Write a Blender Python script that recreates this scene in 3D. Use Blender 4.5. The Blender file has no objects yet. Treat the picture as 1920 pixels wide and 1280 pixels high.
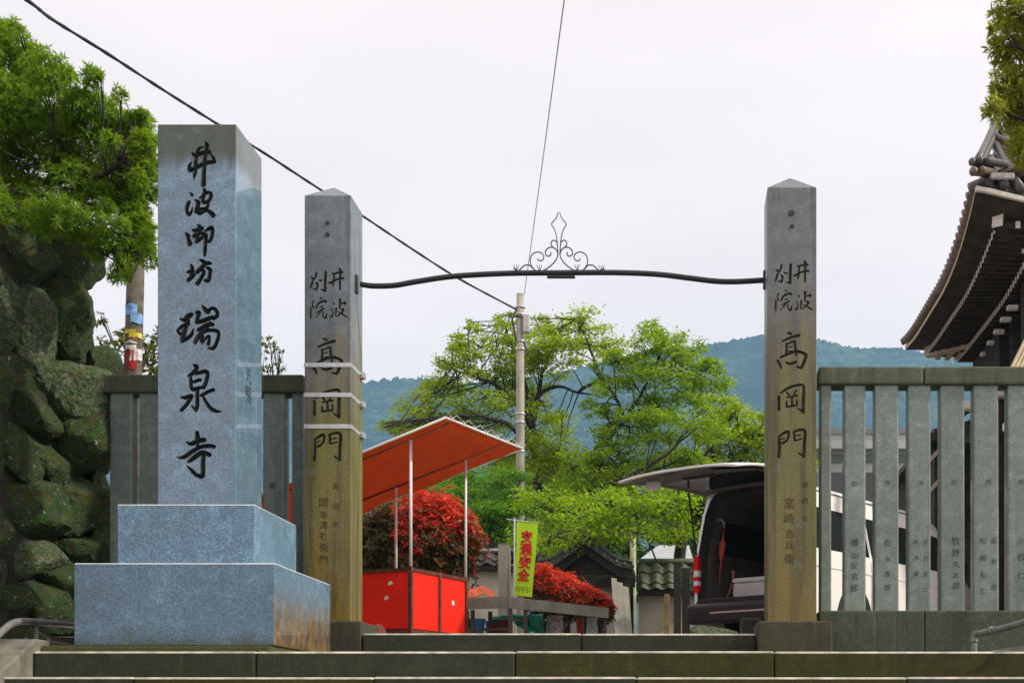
import bpy, bmesh, math, random
import numpy as np
from mathutils import Vector, Matrix, noise
R = math.radians
rnd = random.Random(7)
scene = bpy.context.scene
COL = scene.collection
# ------------------------------------------------------------------ camera, sky, sun
CAMZ = 1.6
F, U0, V0 = 2400.0, 1277.0, 1350.0          # focal length and principal point, in photograph pixels (1920 wide)
cam_d = bpy.data.cameras.new("camera")
cam = bpy.data.objects.new("camera", cam_d)
COL.objects.link(cam)
cam.location = (0, 0, CAMZ)
cam.rotation_euler = (R(90), 0, 0)
cam_d.sensor_width = 36
cam_d.lens = F / 1920 * 36
cam_d.shift_x = -(U0 - 960) / 1920
cam_d.shift_y = (V0 - 640) / 1920
cam_d.clip_start = 0.05
cam_d.clip_end = 9000
scene.camera = cam

SUN_EL, SUN_AZ = 37, 101                     # azimuth from the view axis, positive = right
world = bpy.data.worlds.new("World")
scene.world = world
world.use_nodes = True
wn = world.node_tree.nodes
wl = world.node_tree.links
bg = wn["Background"]
sky = wn.new("ShaderNodeTexSky")
sky.sky_type = 'NISHITA'
sky.sun_disc = False
sky.sun_elevation = R(SUN_EL)
sky.sun_rotation = R(SUN_AZ)
sky.dust_density = 3.0
mixw = wn.new("ShaderNodeMix")
mixw.data_type = 'RGBA'
mixw.inputs[0].default_value = 0.90           # thin high overcast over the clear sky
mixw.inputs[7].default_value = (13.1, 11.3, 10.8, 1)
wl.new(sky.outputs[0], mixw.inputs[6])
skc = wn.new("ShaderNodeTexCoord"); skn = wn.new("ShaderNodeTexNoise"); skm = wn.new("ShaderNodeMapping"); skr = wn.new("ShaderNodeMapRange"); skx = wn.new("ShaderNodeVectorMath")
skm.inputs['Scale'].default_value = (1.6, 1.6, 5.0); skn.inputs['Scale'].default_value = 1.7; skn.inputs['Detail'].default_value = 5; skx.operation = 'SCALE'
wl.new(skc.outputs['Generated'], skm.inputs[0]); wl.new(skm.outputs[0], skn.inputs['Vector']); wl.new(skn.outputs[0], skr.inputs[0])
skr.inputs[1].default_value = 0.3; skr.inputs[2].default_value = 0.7; skr.inputs[3].default_value = 0.96; skr.inputs[4].default_value = 1.10     # faint cloud texture all round
wl.new(mixw.outputs[2], skx.inputs[0]); wl.new(skr.outputs[0], skx.inputs['Scale']); wl.new(skx.outputs[0], bg.inputs[0])
bg.inputs[1].default_value = 0.1
sl = bpy.data.lights.new("sun", 'SUN')
sl.energy = 4.0
sl.angle = R(2.5)
sl.color = (1.0, 0.90, 0.74)
sun = bpy.data.objects.new("sun", sl)
COL.objects.link(sun)
sd = Vector((math.sin(R(SUN_AZ)) * math.cos(R(SUN_EL)), math.cos(R(SUN_AZ)) * math.cos(R(SUN_EL)), math.sin(R(SUN_EL))))
sun.rotation_euler = sd.to_track_quat('Z', 'Y').to_euler()
sun.location = sd * 40
scene.view_settings.view_transform = 'Standard'
scene.view_settings.look = 'None'
scene.view_settings.exposure = 0.0
scene.view_settings.gamma = 1.0
scene.view_settings.use_curve_mapping = False
scene.cycles.max_bounces = 8
scene.cycles.transparent_max_bounces = 8
scene.cycles.volume_bounces = 1

# ------------------------------------------------------------------ helpers
def W(px, py, D):
    return Vector(((px - U0) / F * D, D, (V0 - py) / F * D + CAMZ))
def gz(y):                                    # height of the plaza behind the gate, rising gently
    return CAMZ + 0.680 + 0.04 * max(0.0, y - 10.3)
def link(o, parent=None):
    COL.objects.link(o)
    if parent: o.parent = parent
    return o
def tag(o, label, cat=None, group=None, kind=None):
    if label: o["label"] = label
    if cat: o["category"] = cat
    if group: o["group"] = group
    if kind: o["kind"] = kind
    return o
def empty(name, loc, label, cat, group=None, rz=0.0):
    o = bpy.data.objects.new(name, None)
    o.empty_display_size = 0.1
    o.location = loc
    o.rotation_euler = (0, 0, rz)
    link(o)
    return tag(o, label, cat, group)
def cat_rom(pts, n):
    pts = [np.array(p, float) for p in pts]
    if len(pts) < 3:
        return [pts[0] + (pts[-1] - pts[0]) * t for t in np.linspace(0, 1, n + 1)]
    ext = [2 * pts[0] - pts[1]] + pts + [2 * pts[-1] - pts[-2]]
    out = []
    for i in range(1, len(ext) - 2):
        p0, p1, p2, p3 = ext[i - 1:i + 3]
        for k in range(n):
            t = k / n
            out.append(0.5 * ((2 * p1) + (-p0 + p2) * t + (2 * p0 - 5 * p1 + 4 * p2 - p3) * t * t + (-p0 + 3 * p1 - 3 * p2 + p3) * t ** 3))
    out.append(pts[-1])
    return out

class MB:
    def __init__(s):
        s.v = []; s.f = []; s.m = []
    def add(s, vs, fs, m=0):
        o = len(s.v)
        s.v += [tuple(p) for p in vs]
        s.f += [tuple(i + o for i in f) for f in fs]
        s.m += [m] * len(fs)
        return s
    def hexa(s, p, m=0):                      # 8 corners: bottom 4 ccw, top 4 ccw
        return s.add(p, [(3, 2, 1, 0), (4, 5, 6, 7), (0, 1, 5, 4), (1, 2, 6, 5), (2, 3, 7, 6), (3, 0, 4, 7)], m)
    def box(s, x0, x1, y0, y1, z0, z1, m=0):
        return s.hexa([(x0, y0, z0), (x1, y0, z0), (x1, y1, z0), (x0, y1, z0), (x0, y0, z1), (x1, y0, z1), (x1, y1, z1), (x0, y1, z1)], m)
    def bar(s, a, b, w, h, m=0, up=(0, 0, 1)):
        a = Vector(a); b = Vector(b); d = (b - a).normalized(); u = Vector(up)
        if abs(d.dot(u)) > 0.98: u = Vector((0, 1, 0))
        r = d.cross(u).normalized(); u = r.cross(d).normalized()
        p = [q + r * (sx * w / 2) + u * (sz * h / 2) for q in (a, b) for sx, sz in ((-1, -1), (1, -1), (1, 1), (-1, 1))]
        return s.add(p, [(3, 2, 1, 0), (4, 5, 6, 7), (0, 1, 5, 4), (1, 2, 6, 5), (2, 3, 7, 6), (3, 0, 4, 7)], m)
    def tube(s, path, r, seg=8, m=0, cap=True):
        P = [Vector(p) for p in path]; n = len(P)
        if not hasattr(r, '__len__'): r = [r] * n
        vs = []; nrm = None
        for i in range(n):
            t = (P[min(i + 1, n - 1)] - P[max(i - 1, 0)]).normalized()
            if nrm is None:
                nrm = t.cross(Vector((0, 0, 1)))
                if nrm.length < 1e-3: nrm = t.cross(Vector((0, 1, 0)))
                nrm.normalize()
            else:
                nrm = nrm - t * nrm.dot(t)
                if nrm.length < 1e-6: nrm = t.orthogonal()
                nrm.normalize()
            b = t.cross(nrm)
            for k in range(seg):
                a = 2 * math.pi * k / seg
                vs.append(P[i] + (nrm * math.cos(a) + b * math.sin(a)) * r[i])
        fs = [(i * seg + k, i * seg + (k + 1) % seg, (i + 1) * seg + (k + 1) % seg, (i + 1) * seg + k) for i in range(n - 1) for k in range(seg)]
        if cap:
            fs += [tuple(range(seg - 1, -1, -1)), tuple((n - 1) * seg + k for k in range(seg))]
        return s.add(vs, fs, m)
    def build(s, name, mats, parent=None, org=(0, 0, 0), smooth=False):
        me = bpy.data.meshes.new(name)
        ox, oy, oz = org
        me.from_pydata([(a - ox, b - oy, c - oz) for a, b, c in s.v], [], s.f)
        if not isinstance(mats, (list, tuple)): mats = [mats]
        for m in mats: me.materials.append(m)
        me.polygons.foreach_set("material_index", s.m)
        if smooth: me.polygons.foreach_set("use_smooth", [True] * len(s.f))
        me.update()
        return link(bpy.data.objects.new(name, me), parent)

def bevel_box(x0, x1, y0, y1, z0, z1, bev, name, mat, parent=None, org=(0, 0, 0), seg=1, taper=0.0, jitter=0.0, edge=None):
    bm = bmesh.new()
    bmesh.ops.create_cube(bm, size=1)
    for v in bm.verts:
        t = taper if v.co.z > 0 else 0
        v.co = Vector(((x0 + x1) / 2 + v.co.x * (x1 - x0 - 2 * t), (y0 + y1) / 2 + v.co.y * (y1 - y0 - 2 * t), (z0 + z1) / 2 + v.co.z * (z1 - z0)))
    if bev: bmesh.ops.bevel(bm, geom=list(bm.edges), offset=bev, segments=seg, affect='EDGES', profile=0.5)
    for v in bm.verts:
        if jitter:
            v.co += noise.noise_vector(v.co * 9) * jitter
        v.co -= Vector(org)
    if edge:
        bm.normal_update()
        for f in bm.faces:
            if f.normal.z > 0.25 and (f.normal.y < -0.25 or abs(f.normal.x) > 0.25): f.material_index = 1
    me = bpy.data.meshes.new(name); bm.to_mesh(me); bm.free()
    me.materials.append(mat)
    if edge: me.materials.append(edge)
    return link(bpy.data.objects.new(name, me), parent)

# ------------------------------------------------------------------ materials
class NT:
    def __init__(s, name):
        s.mat = bpy.data.materials.new(name); s.mat.use_nodes = True
        s.t = s.mat.node_tree; s.n = s.t.nodes; s.l = s.t.links
        s.b = s.n["Principled BSDF"]; s.out = s.n["Material Output"]
        s.tc = s.n.new("ShaderNodeTexCoord").outputs['Object']
    def node(s, t, **k):
        n = s.n.new(t)
        for a, b in k.items(): setattr(n, a, b)
        return n
    def put(s, sock, v):
        if isinstance(v, bpy.types.NodeSocket): s.l.new(v, sock)
        else: sock.default_value = v
    def noise(s, scale, detail=4, rough=0.55, vec=None, stretch=None):
        n = s.node("ShaderNodeTexNoise")
        n.inputs['Scale'].default_value = scale; n.inputs['Detail'].default_value = detail; n.inputs['Roughness'].default_value = rough
        v = vec or s.tc
        if stretch:
            mp = s.node("ShaderNodeMapping"); mp.inputs['Scale'].default_value = stretch
            s.l.new(v, mp.inputs[0]); v = mp.outputs[0]
        s.l.new(v, n.inputs['Vector'])
        return n.outputs[0]
    def ramp(s, x, a, b, lo=0.0, hi=1.0):
        n = s.node("ShaderNodeMapRange", interpolation_type='SMOOTHSTEP')
        s.put(n.inputs[0], x); n.inputs[1].default_value = a; n.inputs[2].default_value = b
        n.inputs[3].default_value = lo; n.inputs[4].default_value = hi
        return n.outputs[0]
    def mix(s, f, a, b, blend='MIX'):
        n = s.node("ShaderNodeMix", data_type='RGBA', blend_type=blend)
        s.put(n.inputs[0], f)
        for i, c in ((6, a), (7, b)):
            s.put(n.inputs[i], c if isinstance(c, bpy.types.NodeSocket) else (*c[:3], 1))
        return n.outputs[2]
    def math(s, op, a, b=0.0):
        n = s.node("ShaderNodeMath", operation=op)
        s.put(n.inputs[0], a); s.put(n.inputs[1], b)
        return n.outputs[0]
    def sep(s, i):
        n = s.node("ShaderNodeSeparateXYZ"); s.l.new(s.tc, n.inputs[0]); return n.outputs[i]
    def island(s):
        return s.node("ShaderNodeNewGeometry").outputs['Random Per Island']
    def fin(s, col, rough=0.7, spec=0.5, bump=None, bs=0.3, bd=0.01, metal=0.0):
        s.put(s.b.inputs['Base Color'], col if isinstance(col, bpy.types.NodeSocket) else (*col[:3], 1))
        s.put(s.b.inputs['Roughness'], rough)
        s.put(s.b.inputs['Specular IOR Level'], spec)
        s.b.inputs['Metallic'].default_value = metal
        if bump is not None:
            n = s.node("ShaderNodeBump"); n.inputs['Strength'].default_value = bs; n.inputs['Distance'].default_value = bd
            s.put(n.inputs['Height'], bump); s.l.new(n.outputs[0], s.b.inputs['Normal'])
        return s.mat

def plain(name, col, rough=0.6, var=0.25, scale=6.0, spec=0.4, metal=0.0, bump=0.0):
    t = NT(name); n = t.noise(scale, 5)
    c = t.mix(t.ramp(n, 0.3, 0.7), [k * (1 - var) for k in col], [min(1, k * (1 + var)) for k in col])
    return t.fin(c, rough, spec, n if bump else None, bump, 0.02, metal)

def granite(name, base, dark, moss=None, rough=0.55, streak=0.3, speck=170.0, bs=0.25, spec=0.5, coat=0.0, side_brown=False):
    """speckled granite. moss = list of (colour, z0, z1, amount): z0 no moss, z1 full moss (object z)."""
    t = NT(name)
    g = t.noise(speck, 3, 0.7)
    g2 = t.noise(speck * 0.35, 2, 0.6)
    big = t.noise(2.2, 5, 0.6)
    st = t.noise(6.0, 5, 0.6, stretch=(1.6, 1.6, 0.10))
    c = t.mix(t.ramp(g, 0.38, 0.62), dark, base)
    c = t.mix(t.ramp(g2, 0.50, 0.72, 0, 0.35), c, [min(1, k * 1.5) for k in base])
    c = t.mix(t.ramp(big, 0.35, 0.7, 0, 0.35), c, [k * 0.62 for k in dark])
    md = t.noise(9.0, 6, 0.65)
    c = t.mix(t.ramp(md, 0.42, 0.62, 0.32, 0), c, [k * 0.5 for k in dark])
    c = t.mix(t.ramp(md, 0.58, 0.72, 0, 0.28), c, [min(1, k * 1.6) for k in base])
    c = t.mix(t.ramp(st, 0.50, 0.72, 0, streak), c, (0.03, 0.035, 0.03))
    st2 = t.noise(16.0, 4, 0.6, stretch=(1.3, 1.3, 0.05))
    c = t.mix(t.ramp(st2, 0.60, 0.74, 0, streak * 0.7), c, [min(1, k * 1.7) for k in base])
    oi = t.node('ShaderNodeObjectInfo').outputs['Random']
    c = t.mix(t.math('MULTIPLY', oi, 0.30), c, [k * 0.45 for k in dark])
    z = t.sep(2)
    for (mc, z0, z1, am) in (moss or []):
        m = t.ramp(t.math('ADD', z, t.math('MULTIPLY', t.math('SUBTRACT', t.math('ADD', big, st), 1.0), 1.3 * abs(z1 - z0))), z0, z1, 0, am)
        mm = t.mix(t.ramp(g, 0.35, 0.65), [k * 0.5 for k in mc], [k * 1.4 for k in mc])
        mm = t.mix(t.ramp(st, 0.42, 0.64, 0, 0.85), mm, [k * 0.34 for k in mc])
        mm = t.mix(t.ramp(st2, 0.50, 0.70, 0, 0.45), mm, [min(1, mc[0] * 1.6), mc[1] * 1.15, mc[2] * 1.6])
        mm = t.mix(t.ramp(md, 0.56, 0.72, 0, 0.35), mm, [k * 0.7 for k in base])
        c = t.mix(m, c, mm)
    r = t.ramp(st, 0.4, 0.7, rough, min(1, rough + 0.15))
    if side_brown:  # brown streaks low on the faces turned to the right
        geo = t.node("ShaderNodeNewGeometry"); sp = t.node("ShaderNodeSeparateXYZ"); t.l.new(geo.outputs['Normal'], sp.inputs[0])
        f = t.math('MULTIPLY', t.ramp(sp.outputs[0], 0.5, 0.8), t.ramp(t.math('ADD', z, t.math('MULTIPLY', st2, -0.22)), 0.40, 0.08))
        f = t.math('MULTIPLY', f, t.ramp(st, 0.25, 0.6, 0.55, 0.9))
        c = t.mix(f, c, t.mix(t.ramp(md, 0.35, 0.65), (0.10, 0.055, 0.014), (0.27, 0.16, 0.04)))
    if coat: t.b.inputs['Coat Weight'].default_value = coat; t.b.inputs['Coat Roughness'].default_value = 0.025 if coat > 0.5 else 0.16; t.b.inputs['Coat IOR'].default_value = 1.7 if coat > 0.7 else 1.55
    return t.fin(c, r, spec, g, bs, 0.004)

def leaf_mat(name, c1, c2, trans=0.45, rough=0.5, hue=None):
    t = NT(name)
    i = t.island()
    c = t.mix(i, c1, c2)
    n = t.noise(1.3, 3)
    c = t.mix(t.ramp(n, 0.3, 0.75, 0, 0.55), c, [k * 0.55 for k in c1])
    t.fin(c, rough, 0.3)
    tr = t.node("ShaderNodeBsdfTranslucent"); 
    cc = t.mix(0.5, c, [min(1, c2[0] * 1.7), min(1, c2[1] * 1.6), c2[2]])
    t.l.new(cc, tr.inputs[0])
    mx = t.node("ShaderNodeMixShader"); mx.inputs[0].default_value = trans
    t.l.new(t.b.outputs[0], mx.inputs[1]); t.l.new(tr.outputs[0], mx.inputs[2])
    t.l.new(mx.outputs[0], t.out.inputs['Surface'])
    return t.mat

M = {}
BLUE, BLUED = (0.22, 0.405, 0.57), (0.09, 0.175, 0.27)
GREY, GREYD = (0.20, 0.25, 0.25), (0.09, 0.12, 0.12)
OLIVE, GOLD, MOSSY = (0.165, 0.16, 0.02), (0.25, 0.15, 0.018), (0.035, 0.05, 0.02)
# main stone: the polished faces mirror their surroundings at a grazing angle
M['mon'] = granite('blue_granite', BLUE, BLUED, [((0.014, 0.045, 0.020), 3.38, 3.54, 0.97)], rough=0.3, streak=0.12, bs=0.02, spec=0.15, coat=0.95, speck=105)
M['plinth'] = granite('blue_granite_plinth', BLUE, BLUED, [((0.05, 0.06, 0.03), 0.17, 0.0, 0.85)], rough=0.3, streak=0.14, bs=0.03, spec=0.15, coat=0.6, side_brown=True, speck=105)
M['post'] = granite('weathered_granite_post', (0.22, 0.28, 0.32), (0.12, 0.155, 0.18), [((0.26, 0.19, 0.07), 3.0, 2.3, 0.45), (OLIVE, 2.65, 1.75, 0.93), (GOLD, 2.0, 0.2, 0.5)], rough=0.5, streak=0.35, coat=0.25)
M['post2'] = granite('mossy_granite_post', (0.20, 0.245, 0.27), (0.10, 0.13, 0.15), [((0.20, 0.15, 0.05), 3.2, 2.5, 0.6), ((0.125, 0.125, 0.016), 2.9, 2.0, 0.85), ((0.19, 0.12, 0.012), 1.5, 0.0, 0.5)], rough=0.5, streak=0.4, coat=0.25)
M['base'] = granite('base_granite', (0.11, 0.10, 0.05), (0.05, 0.05, 0.03), [(MOSSY, 0.4, -0.1, 0.6)], rough=0.8, streak=0.5)
M['fence'] = granite('fence_granite', (0.27, 0.35, 0.32), (0.115, 0.165, 0.148), [((0.06, 0.085, 0.04), 0.5, -0.1, 0.5)], rough=0.5, streak=0.3, coat=0.3)
M['rail'] = granite('fence_rail_granite', (0.15, 0.18, 0.14), (0.07, 0.09, 0.06), [((0.07, 0.09, 0.03), 1.4, 2.4, 0.45)], rough=0.8, streak=0.4)
M['sillstone'] = granite('fence_sill_granite', (0.13, 0.16, 0.12), (0.035, 0.055, 0.03), None, rough=0.85, streak=0.5)
M['step'] = granite('step_granite', (0.058, 0.066, 0.036), (0.02, 0.027, 0.012), None, rough=0.85, streak=0.35, bs=0.4)
M['step_moss'] = granite('mossy_step_granite', (0.072, 0.076, 0.008), (0.024, 0.03, 0.003), None, rough=0.9, streak=0.4, bs=0.4)
M['concrete'] = plain('old_concrete', (0.16, 0.155, 0.13), 0.9, 0.35, 7, bump=0.3)
M['worn_skylit'] = plain('worn_skylit_edge', (0.46, 0.45, 0.38), 0.7, 0.35, 8)  # step edges: wear, and skylight on the lip painted in as paler colour
M['worn_skylit_blue'] = plain('bright_skylit_arris', (0.55, 0.60, 0.62), 0.5, 0.15, 10)  # plinth edges: wear and a painted bright line of skylight
M['carve'] = plain('carved_black', (0.012, 0.018, 0.018), 0.6, 0.4, 20)
M['carve_post'] = plain('carved_dark_stone', (0.035, 0.036, 0.022), 0.85, 0.5, 14)  # dark colour of the post lettering and iron plugs
M['ink'] = plain('worn_ink', (0.042, 0.054, 0.048), 0.85, 0.5, 60)
M['ink_olive'] = plain('worn_ink_olive', (0.04, 0.042, 0.015), 0.85, 0.5, 60)
M['steel'] = plain('galvanised_steel', (0.55, 0.57, 0.58), 0.4, 0.12, 30, 0.5, 0.6)
M['iron'] = plain('painted_iron', (0.02, 0.026, 0.028), 0.5, 0.4, 40)
M['pipe'] = plain('grey_pipe', (0.17, 0.18, 0.17), 0.45, 0.15, 12)
M['black'] = plain('black_rubber', (0.012, 0.012, 0.013), 0.6, 0.3, 10)

# ------------------------------------------------------------------ the setting: ground, steps, hills
def sheet(name, pts, mat, kind='structure'):
    mb = MB(); mb.add(pts, [tuple(range(len(pts)))])
    o = mb.build(name, mat); o["kind"] = kind; return o
M['gravel'] = plain('plaza_gravel', (0.22, 0.20, 0.17), 0.95, 0.3, 30, bump=0.5)
M['asphalt'] = plain('street_asphalt', (0.055, 0.055, 0.052), 0.9, 0.3, 40, bump=0.4)
M['field'] = plain('meadow', (0.06, 0.085, 0.03), 0.95, 0.4, 0.05)
mb = MB()
z50 = gz(60)
mb.add([(-40, 10.35, gz(10.3)), (40, 10.35, gz(10.3)), (40, 60, z50), (-40, 60, z50)], [(0, 1, 2, 3)])
o = mb.build('plaza', M['gravel']); o["kind"] = 'structure'
mb = MB()
XX, zf = 2900, -0.3
mb.add([(-XX, -40, -0.004), (XX, -40, -0.004), (XX, 4.4, -0.004), (-XX, 4.4, -0.004)], [(0, 1, 2, 3)])
o = mb.build('street', M['asphalt']); o["kind"] = 'structure'
mb = MB()
mb.add([(-XX, 59.9, z50 - 0.02), (XX, 59.9, z50 - 0.02), (XX, 2600, z50 - 0.02), (-XX, 2600, z50 - 0.02),
        (-XX, 4.4, -0.01), (-40, 4.4, -0.01), (-40, 59.9, z50 - 0.02), (40, 4.4, -0.01), (40, 59.9, z50 - 0.02), (XX, 4.4, -0.01)],
       [(0, 1, 2, 3), (4, 5, 6, 0), (7, 9, 1, 8)])
o = mb.build('ground', M['field']); o["kind"] = 'structure'

Z2 = CAMZ + 130 / F * 8.45                    # landing in front of the gate
Y2 = 8.45
Z1 = CAMZ + 82 / F * 8.10; Y1 = 8.10
Z3 = CAMZ + 163 / F * 10.10; Y3 = 10.10
stairs = bpy.data.objects.new('stone_stairs', None); stairs.location = (0, Y1, 0); link(stairs)
stairs["kind"] = 'structure'
SO = (0, Y1, 0)
XL = (62 - U0) / F * Y2
def step_row(cuts, y0, y1, z0, z1, mats):
    for i in range(len(cuts) - 1):
        d = rnd.uniform(-0.0025, 0.0025)
        bevel_box(cuts[i] + 0.0025, cuts[i + 1] - 0.0025, y0 + d, y1, z0, z1 + d, 0.013, 'step_block', mats[i % len(mats)], stairs, SO, 2, edge=M['worn_skylit'])
xs = lambda px, D: (px - U0) / F * D
s, sm = M['step'], M['step_moss']
step_row([XL, xs(480, Y2), xs(966, Y2), xs(1452, Y2), xs(1935, Y2), 4.3], Y2, Y2 + 2.0, Z2 - 0.18, Z2, [s, s, sm, sm, s])
step_row([-5.6, xs(250, Y1), xs(700, Y1), xs(1193, Y1), xs(1700, Y1), 4.3], Y1, Y2 + 0.3, Z1 - 0.18, Z1, [s, sm, s, sm, s])
z, y = Z1, Y1
k = 0
while z > 0.06:
    z -= 0.1715; y -= 0.34; k += 1
    if z < 0.02: break
    step_row([-5.6, -3.1 + 0.3 * (k % 3), -1.2, 0.7 + 0.3 * (k % 2), 2.5, 4.3], y, y + 0.7, max(0.0, z - 0.18), z, [s, sm, s])
step_row([xs(679, Y3), xs(1090, Y3), xs(1418, Y3)], Y3, Y3 + 0.5, Z2 - 0.05, Z3, [s, s])

# hills
def ridge_profile(px):
    X = [-700, -300, 100, 400, 560, 680, 740, 800, 850, 950, 1050, 1150, 1250, 1320, 1380, 1430, 1480, 1540, 1600, 1690, 1750, 1900, 2300, 2800]
    Y = [700, 735, 760, 752, 736, 720, 712, 712, 722, 716, 700, 676, 656, 650, 640, 630, 628, 640, 655, 655, 668, 690, 740, 800]
    return np.interp(px, X, Y)
t = NT('forest_hillside')
n1 = t.noise(0.012, 6, 0.6); n2 = t.noise(0.09, 4, 0.7)
c = t.mix(t.ramp(n1, 0.40, 0.60), (0.008, 0.028, 0.032), (0.065, 0.11, 0.08))
c = t.mix(t.ramp(n2, 0.42, 0.58, 0, 0.8), c, (0.004, 0.014, 0.014))
M['forest'] = t.fin(c, 0.95, 0.05, n2, 1.0, 6.0)
def hills():
    DR = 1900.0
    nx, ny = 1700, 34
    X = np.linspace(-1500, 1500, nx)
    px = X / DR * F + U0
    top = (V0 - ridge_profile(px)) / F * DR
    V = np.zeros((ny, nx, 3))
    for j in range(ny):
        u = j / (ny - 1)
        yy = 1250 + (DR - 1250) * u if u <= 1 else DR
        sh = u ** 1.15
        for_x = X
        n = np.array([noise.fractal(Vector((x * 0.006, yy * 0.006, 3.1)), 1.0, 2.0, 5) for x in X[::4]])
        n = np.interp(np.arange(nx), np.arange(0, nx, 4)[:len(n)], n)
        fine = np.array([noise.noise(Vector((x * 0.11, yy * 0.11, 9.0))) + 0.7 * noise.noise(Vector((x * 0.31, yy * 0.3, 2.0))) for x in X])
        gully = n * 55 * u * (1 - u) * 2.2
        V[j, :, 0] = X; V[j, :, 1] = yy + n * 20 * (1 - u)
        V[j, :, 2] = top * sh + gully + fine * (4.2 if u > 0.95 else 0.0) + z50 * 1.0
    back = V[-1].copy(); back[:, 1] += 420; back[:, 2] = z50 - 2
    V = np.concatenate([V, back[None]], 0)
    me = bpy.data.meshes.new('hills')
    idx = np.arange((ny + 1) * nx).reshape(ny + 1, nx)
    q = np.stack([idx[:-1, :-1], idx[:-1, 1:], idx[1:, 1:], idx[1:, :-1]], -1).reshape(-1, 4)
    me.vertices.add(V.size // 3); me.vertices.foreach_set('co', V.reshape(-1))
    me.loops.add(q.size); me.loops.foreach_set('vertex_index', q.reshape(-1))
    me.polygons.add(len(q)); me.polygons.foreach_set('loop_start', np.arange(0, q.size, 4))
    me.polygons.foreach_set('use_smooth', [True] * len(q))
    me.update(calc_edges=True); me.validate()
    me.materials.append(M['forest'])
    o = link(bpy.data.objects.new('hills', me)); o["kind"] = 'structure'
hills()

# ------------------------------------------------------------------ lettering
def crop_strokes(text_strokes, ox, oy, sc):
    return [[(ox + a / sc, oy + b / sc, w / sc) for a, b, w in st] for st in text_strokes]
INA = [[(510,100,20),(535,150,50),(520,230,45),(500,350,48),(490,500,48),(482,700,52),(478,790,60)],
 [(480,185,18),(420,195,28),(390,240,36),(360,350,46),(350,480,48),(340,590,50),(330,700,12)],
 [(300,275,25),(345,310,48),(430,285,46),(520,262,44),(580,260,52)],
 [(300,410,8),(260,470,36),(255,550,44),(300,535,46),(400,490,46),(500,440,46),(600,420,44),(660,410,40)],[(655,420,42),(640,360,36),(595,290,14)]]
NAMI = [[(265,905,16),(305,950,36)],[(255,1050,36),(220,1130,44),(215,1200,40),(245,1260,40),(290,1210,28),(305,1130,10)],
 [(480,845,25),(505,890,45),(480,960,45),(465,1020,45),(480,1065,40),(530,1060,36)],[(520,1065,36),(580,1020,40),(600,960,42),(595,915,36),(540,905,34),(480,950,34),(410,995,16)],
 [(345,1020,20),(395,1060,48),(385,1130,46),(360,1190,44)],[(350,1210,40),(430,1170,36),(520,1160,36),(550,1110,36),(545,1050,34)],
 [(370,1215,35),(420,1240,40),(470,1220,34),(530,1190,36),(600,1230,50),(640,1275,60)]]
GO = [[(190,275,20),(230,310,48),(240,380,46),(265,455,64)],[(380,140,16),(425,180,50),(400,240,60),(385,300,55)],
 [(295,215,16),(350,235,44),(440,200,46),(470,205,40)],[(315,335,40),(360,300,44),(430,270,40),(490,290,36)],[(490,285,36),(460,340,38),(400,390,44),(355,415,40)],
 [(385,310,44),(375,400,46)],[(500,250,20),(560,210,36),(615,190,44),(622,280,40),(600,370,40),(560,410,36),(525,390,30)],
 [(500,280,24),(520,310,44),(512,420,42),(505,540,42),(500,640,30)]]
BO = [[(285,780,28),(300,840,44),(290,900,46),(280,960,40)],[(215,900,24),(260,890,44),(320,880,40)],[(225,1035,40),(280,990,44),(340,940,30),(345,910,20)],
 [(420,700,16),(465,720,42),(520,755,46),(575,755,44),(620,765,14)],[(500,770,40),(440,840,46),(370,905,44)],
 [(440,850,30),(490,890,40),(450,980,42),(400,1060,46),(375,1085,50)],[(520,820,24),(585,855,44),(580,940,40),(560,1030,46),(500,1030,36)]]
ZUI = [[(155,260,14),(210,285,46),(270,235,60),(320,205,50)],[(270,280,44),(230,380,60),(200,500,60),(185,560,56)],[(280,330,40),(180,370,36),(125,430,36)],[(125,425,36),(160,470,34),(230,450,30)],
 [(180,570,44),(250,530,44),(310,480,40),(340,400,16)],[(450,85,14),(490,140,50),(530,175,56),(555,145,40),(600,125,40),(650,170,44),(650,230,44),(600,265,44)],
 [(375,185,40),(415,190,50),(390,260,44),(380,320,46)],[(375,315,46),(450,300,50),(530,270,50),(600,240,40)],[(395,420,40),(460,385,50),(540,345,50),(605,345,40)],
 [(570,320,40),(480,420,44),(400,510,50),(355,590,44)],[(430,470,34),(520,425,40),(600,420,40),(665,440,44),(670,510,40),(640,600,42),(600,660,46),(535,655,24)],
 [(470,490,30),(440,550,36),(450,590,36)],[(450,590,36),(490,540,32),(540,500,36),(550,540,34),(535,610,44)]]
SEN = [[(275,20,18),(310,40,42),(300,80,40),(260,120,36),(220,145,24)],[(240,140,30),(250,200,34),(250,260,36),(270,295,36)],
 [(300,125,24),(350,105,34),(415,95,38),(430,140,38),(410,220,38),(385,275,36)],[(280,210,28),(330,190,32),(360,185,28)],[(270,295,36),(330,275,32),(390,265,30)],
 [(320,280,36),(318,370,36),(318,470,38),(300,520,40)],[(305,520,36),(255,465,12)],[(140,375,18),(190,380,36),(260,355,34)],[(260,355,34),(240,400,34),(190,470,36),(140,520,34)],
 [(500,295,34),(450,310,34),(390,340,30),(350,360,20)],[(370,350,24),(410,420,30),(460,490,36),(520,525,34),(585,530,10)]]
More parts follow.
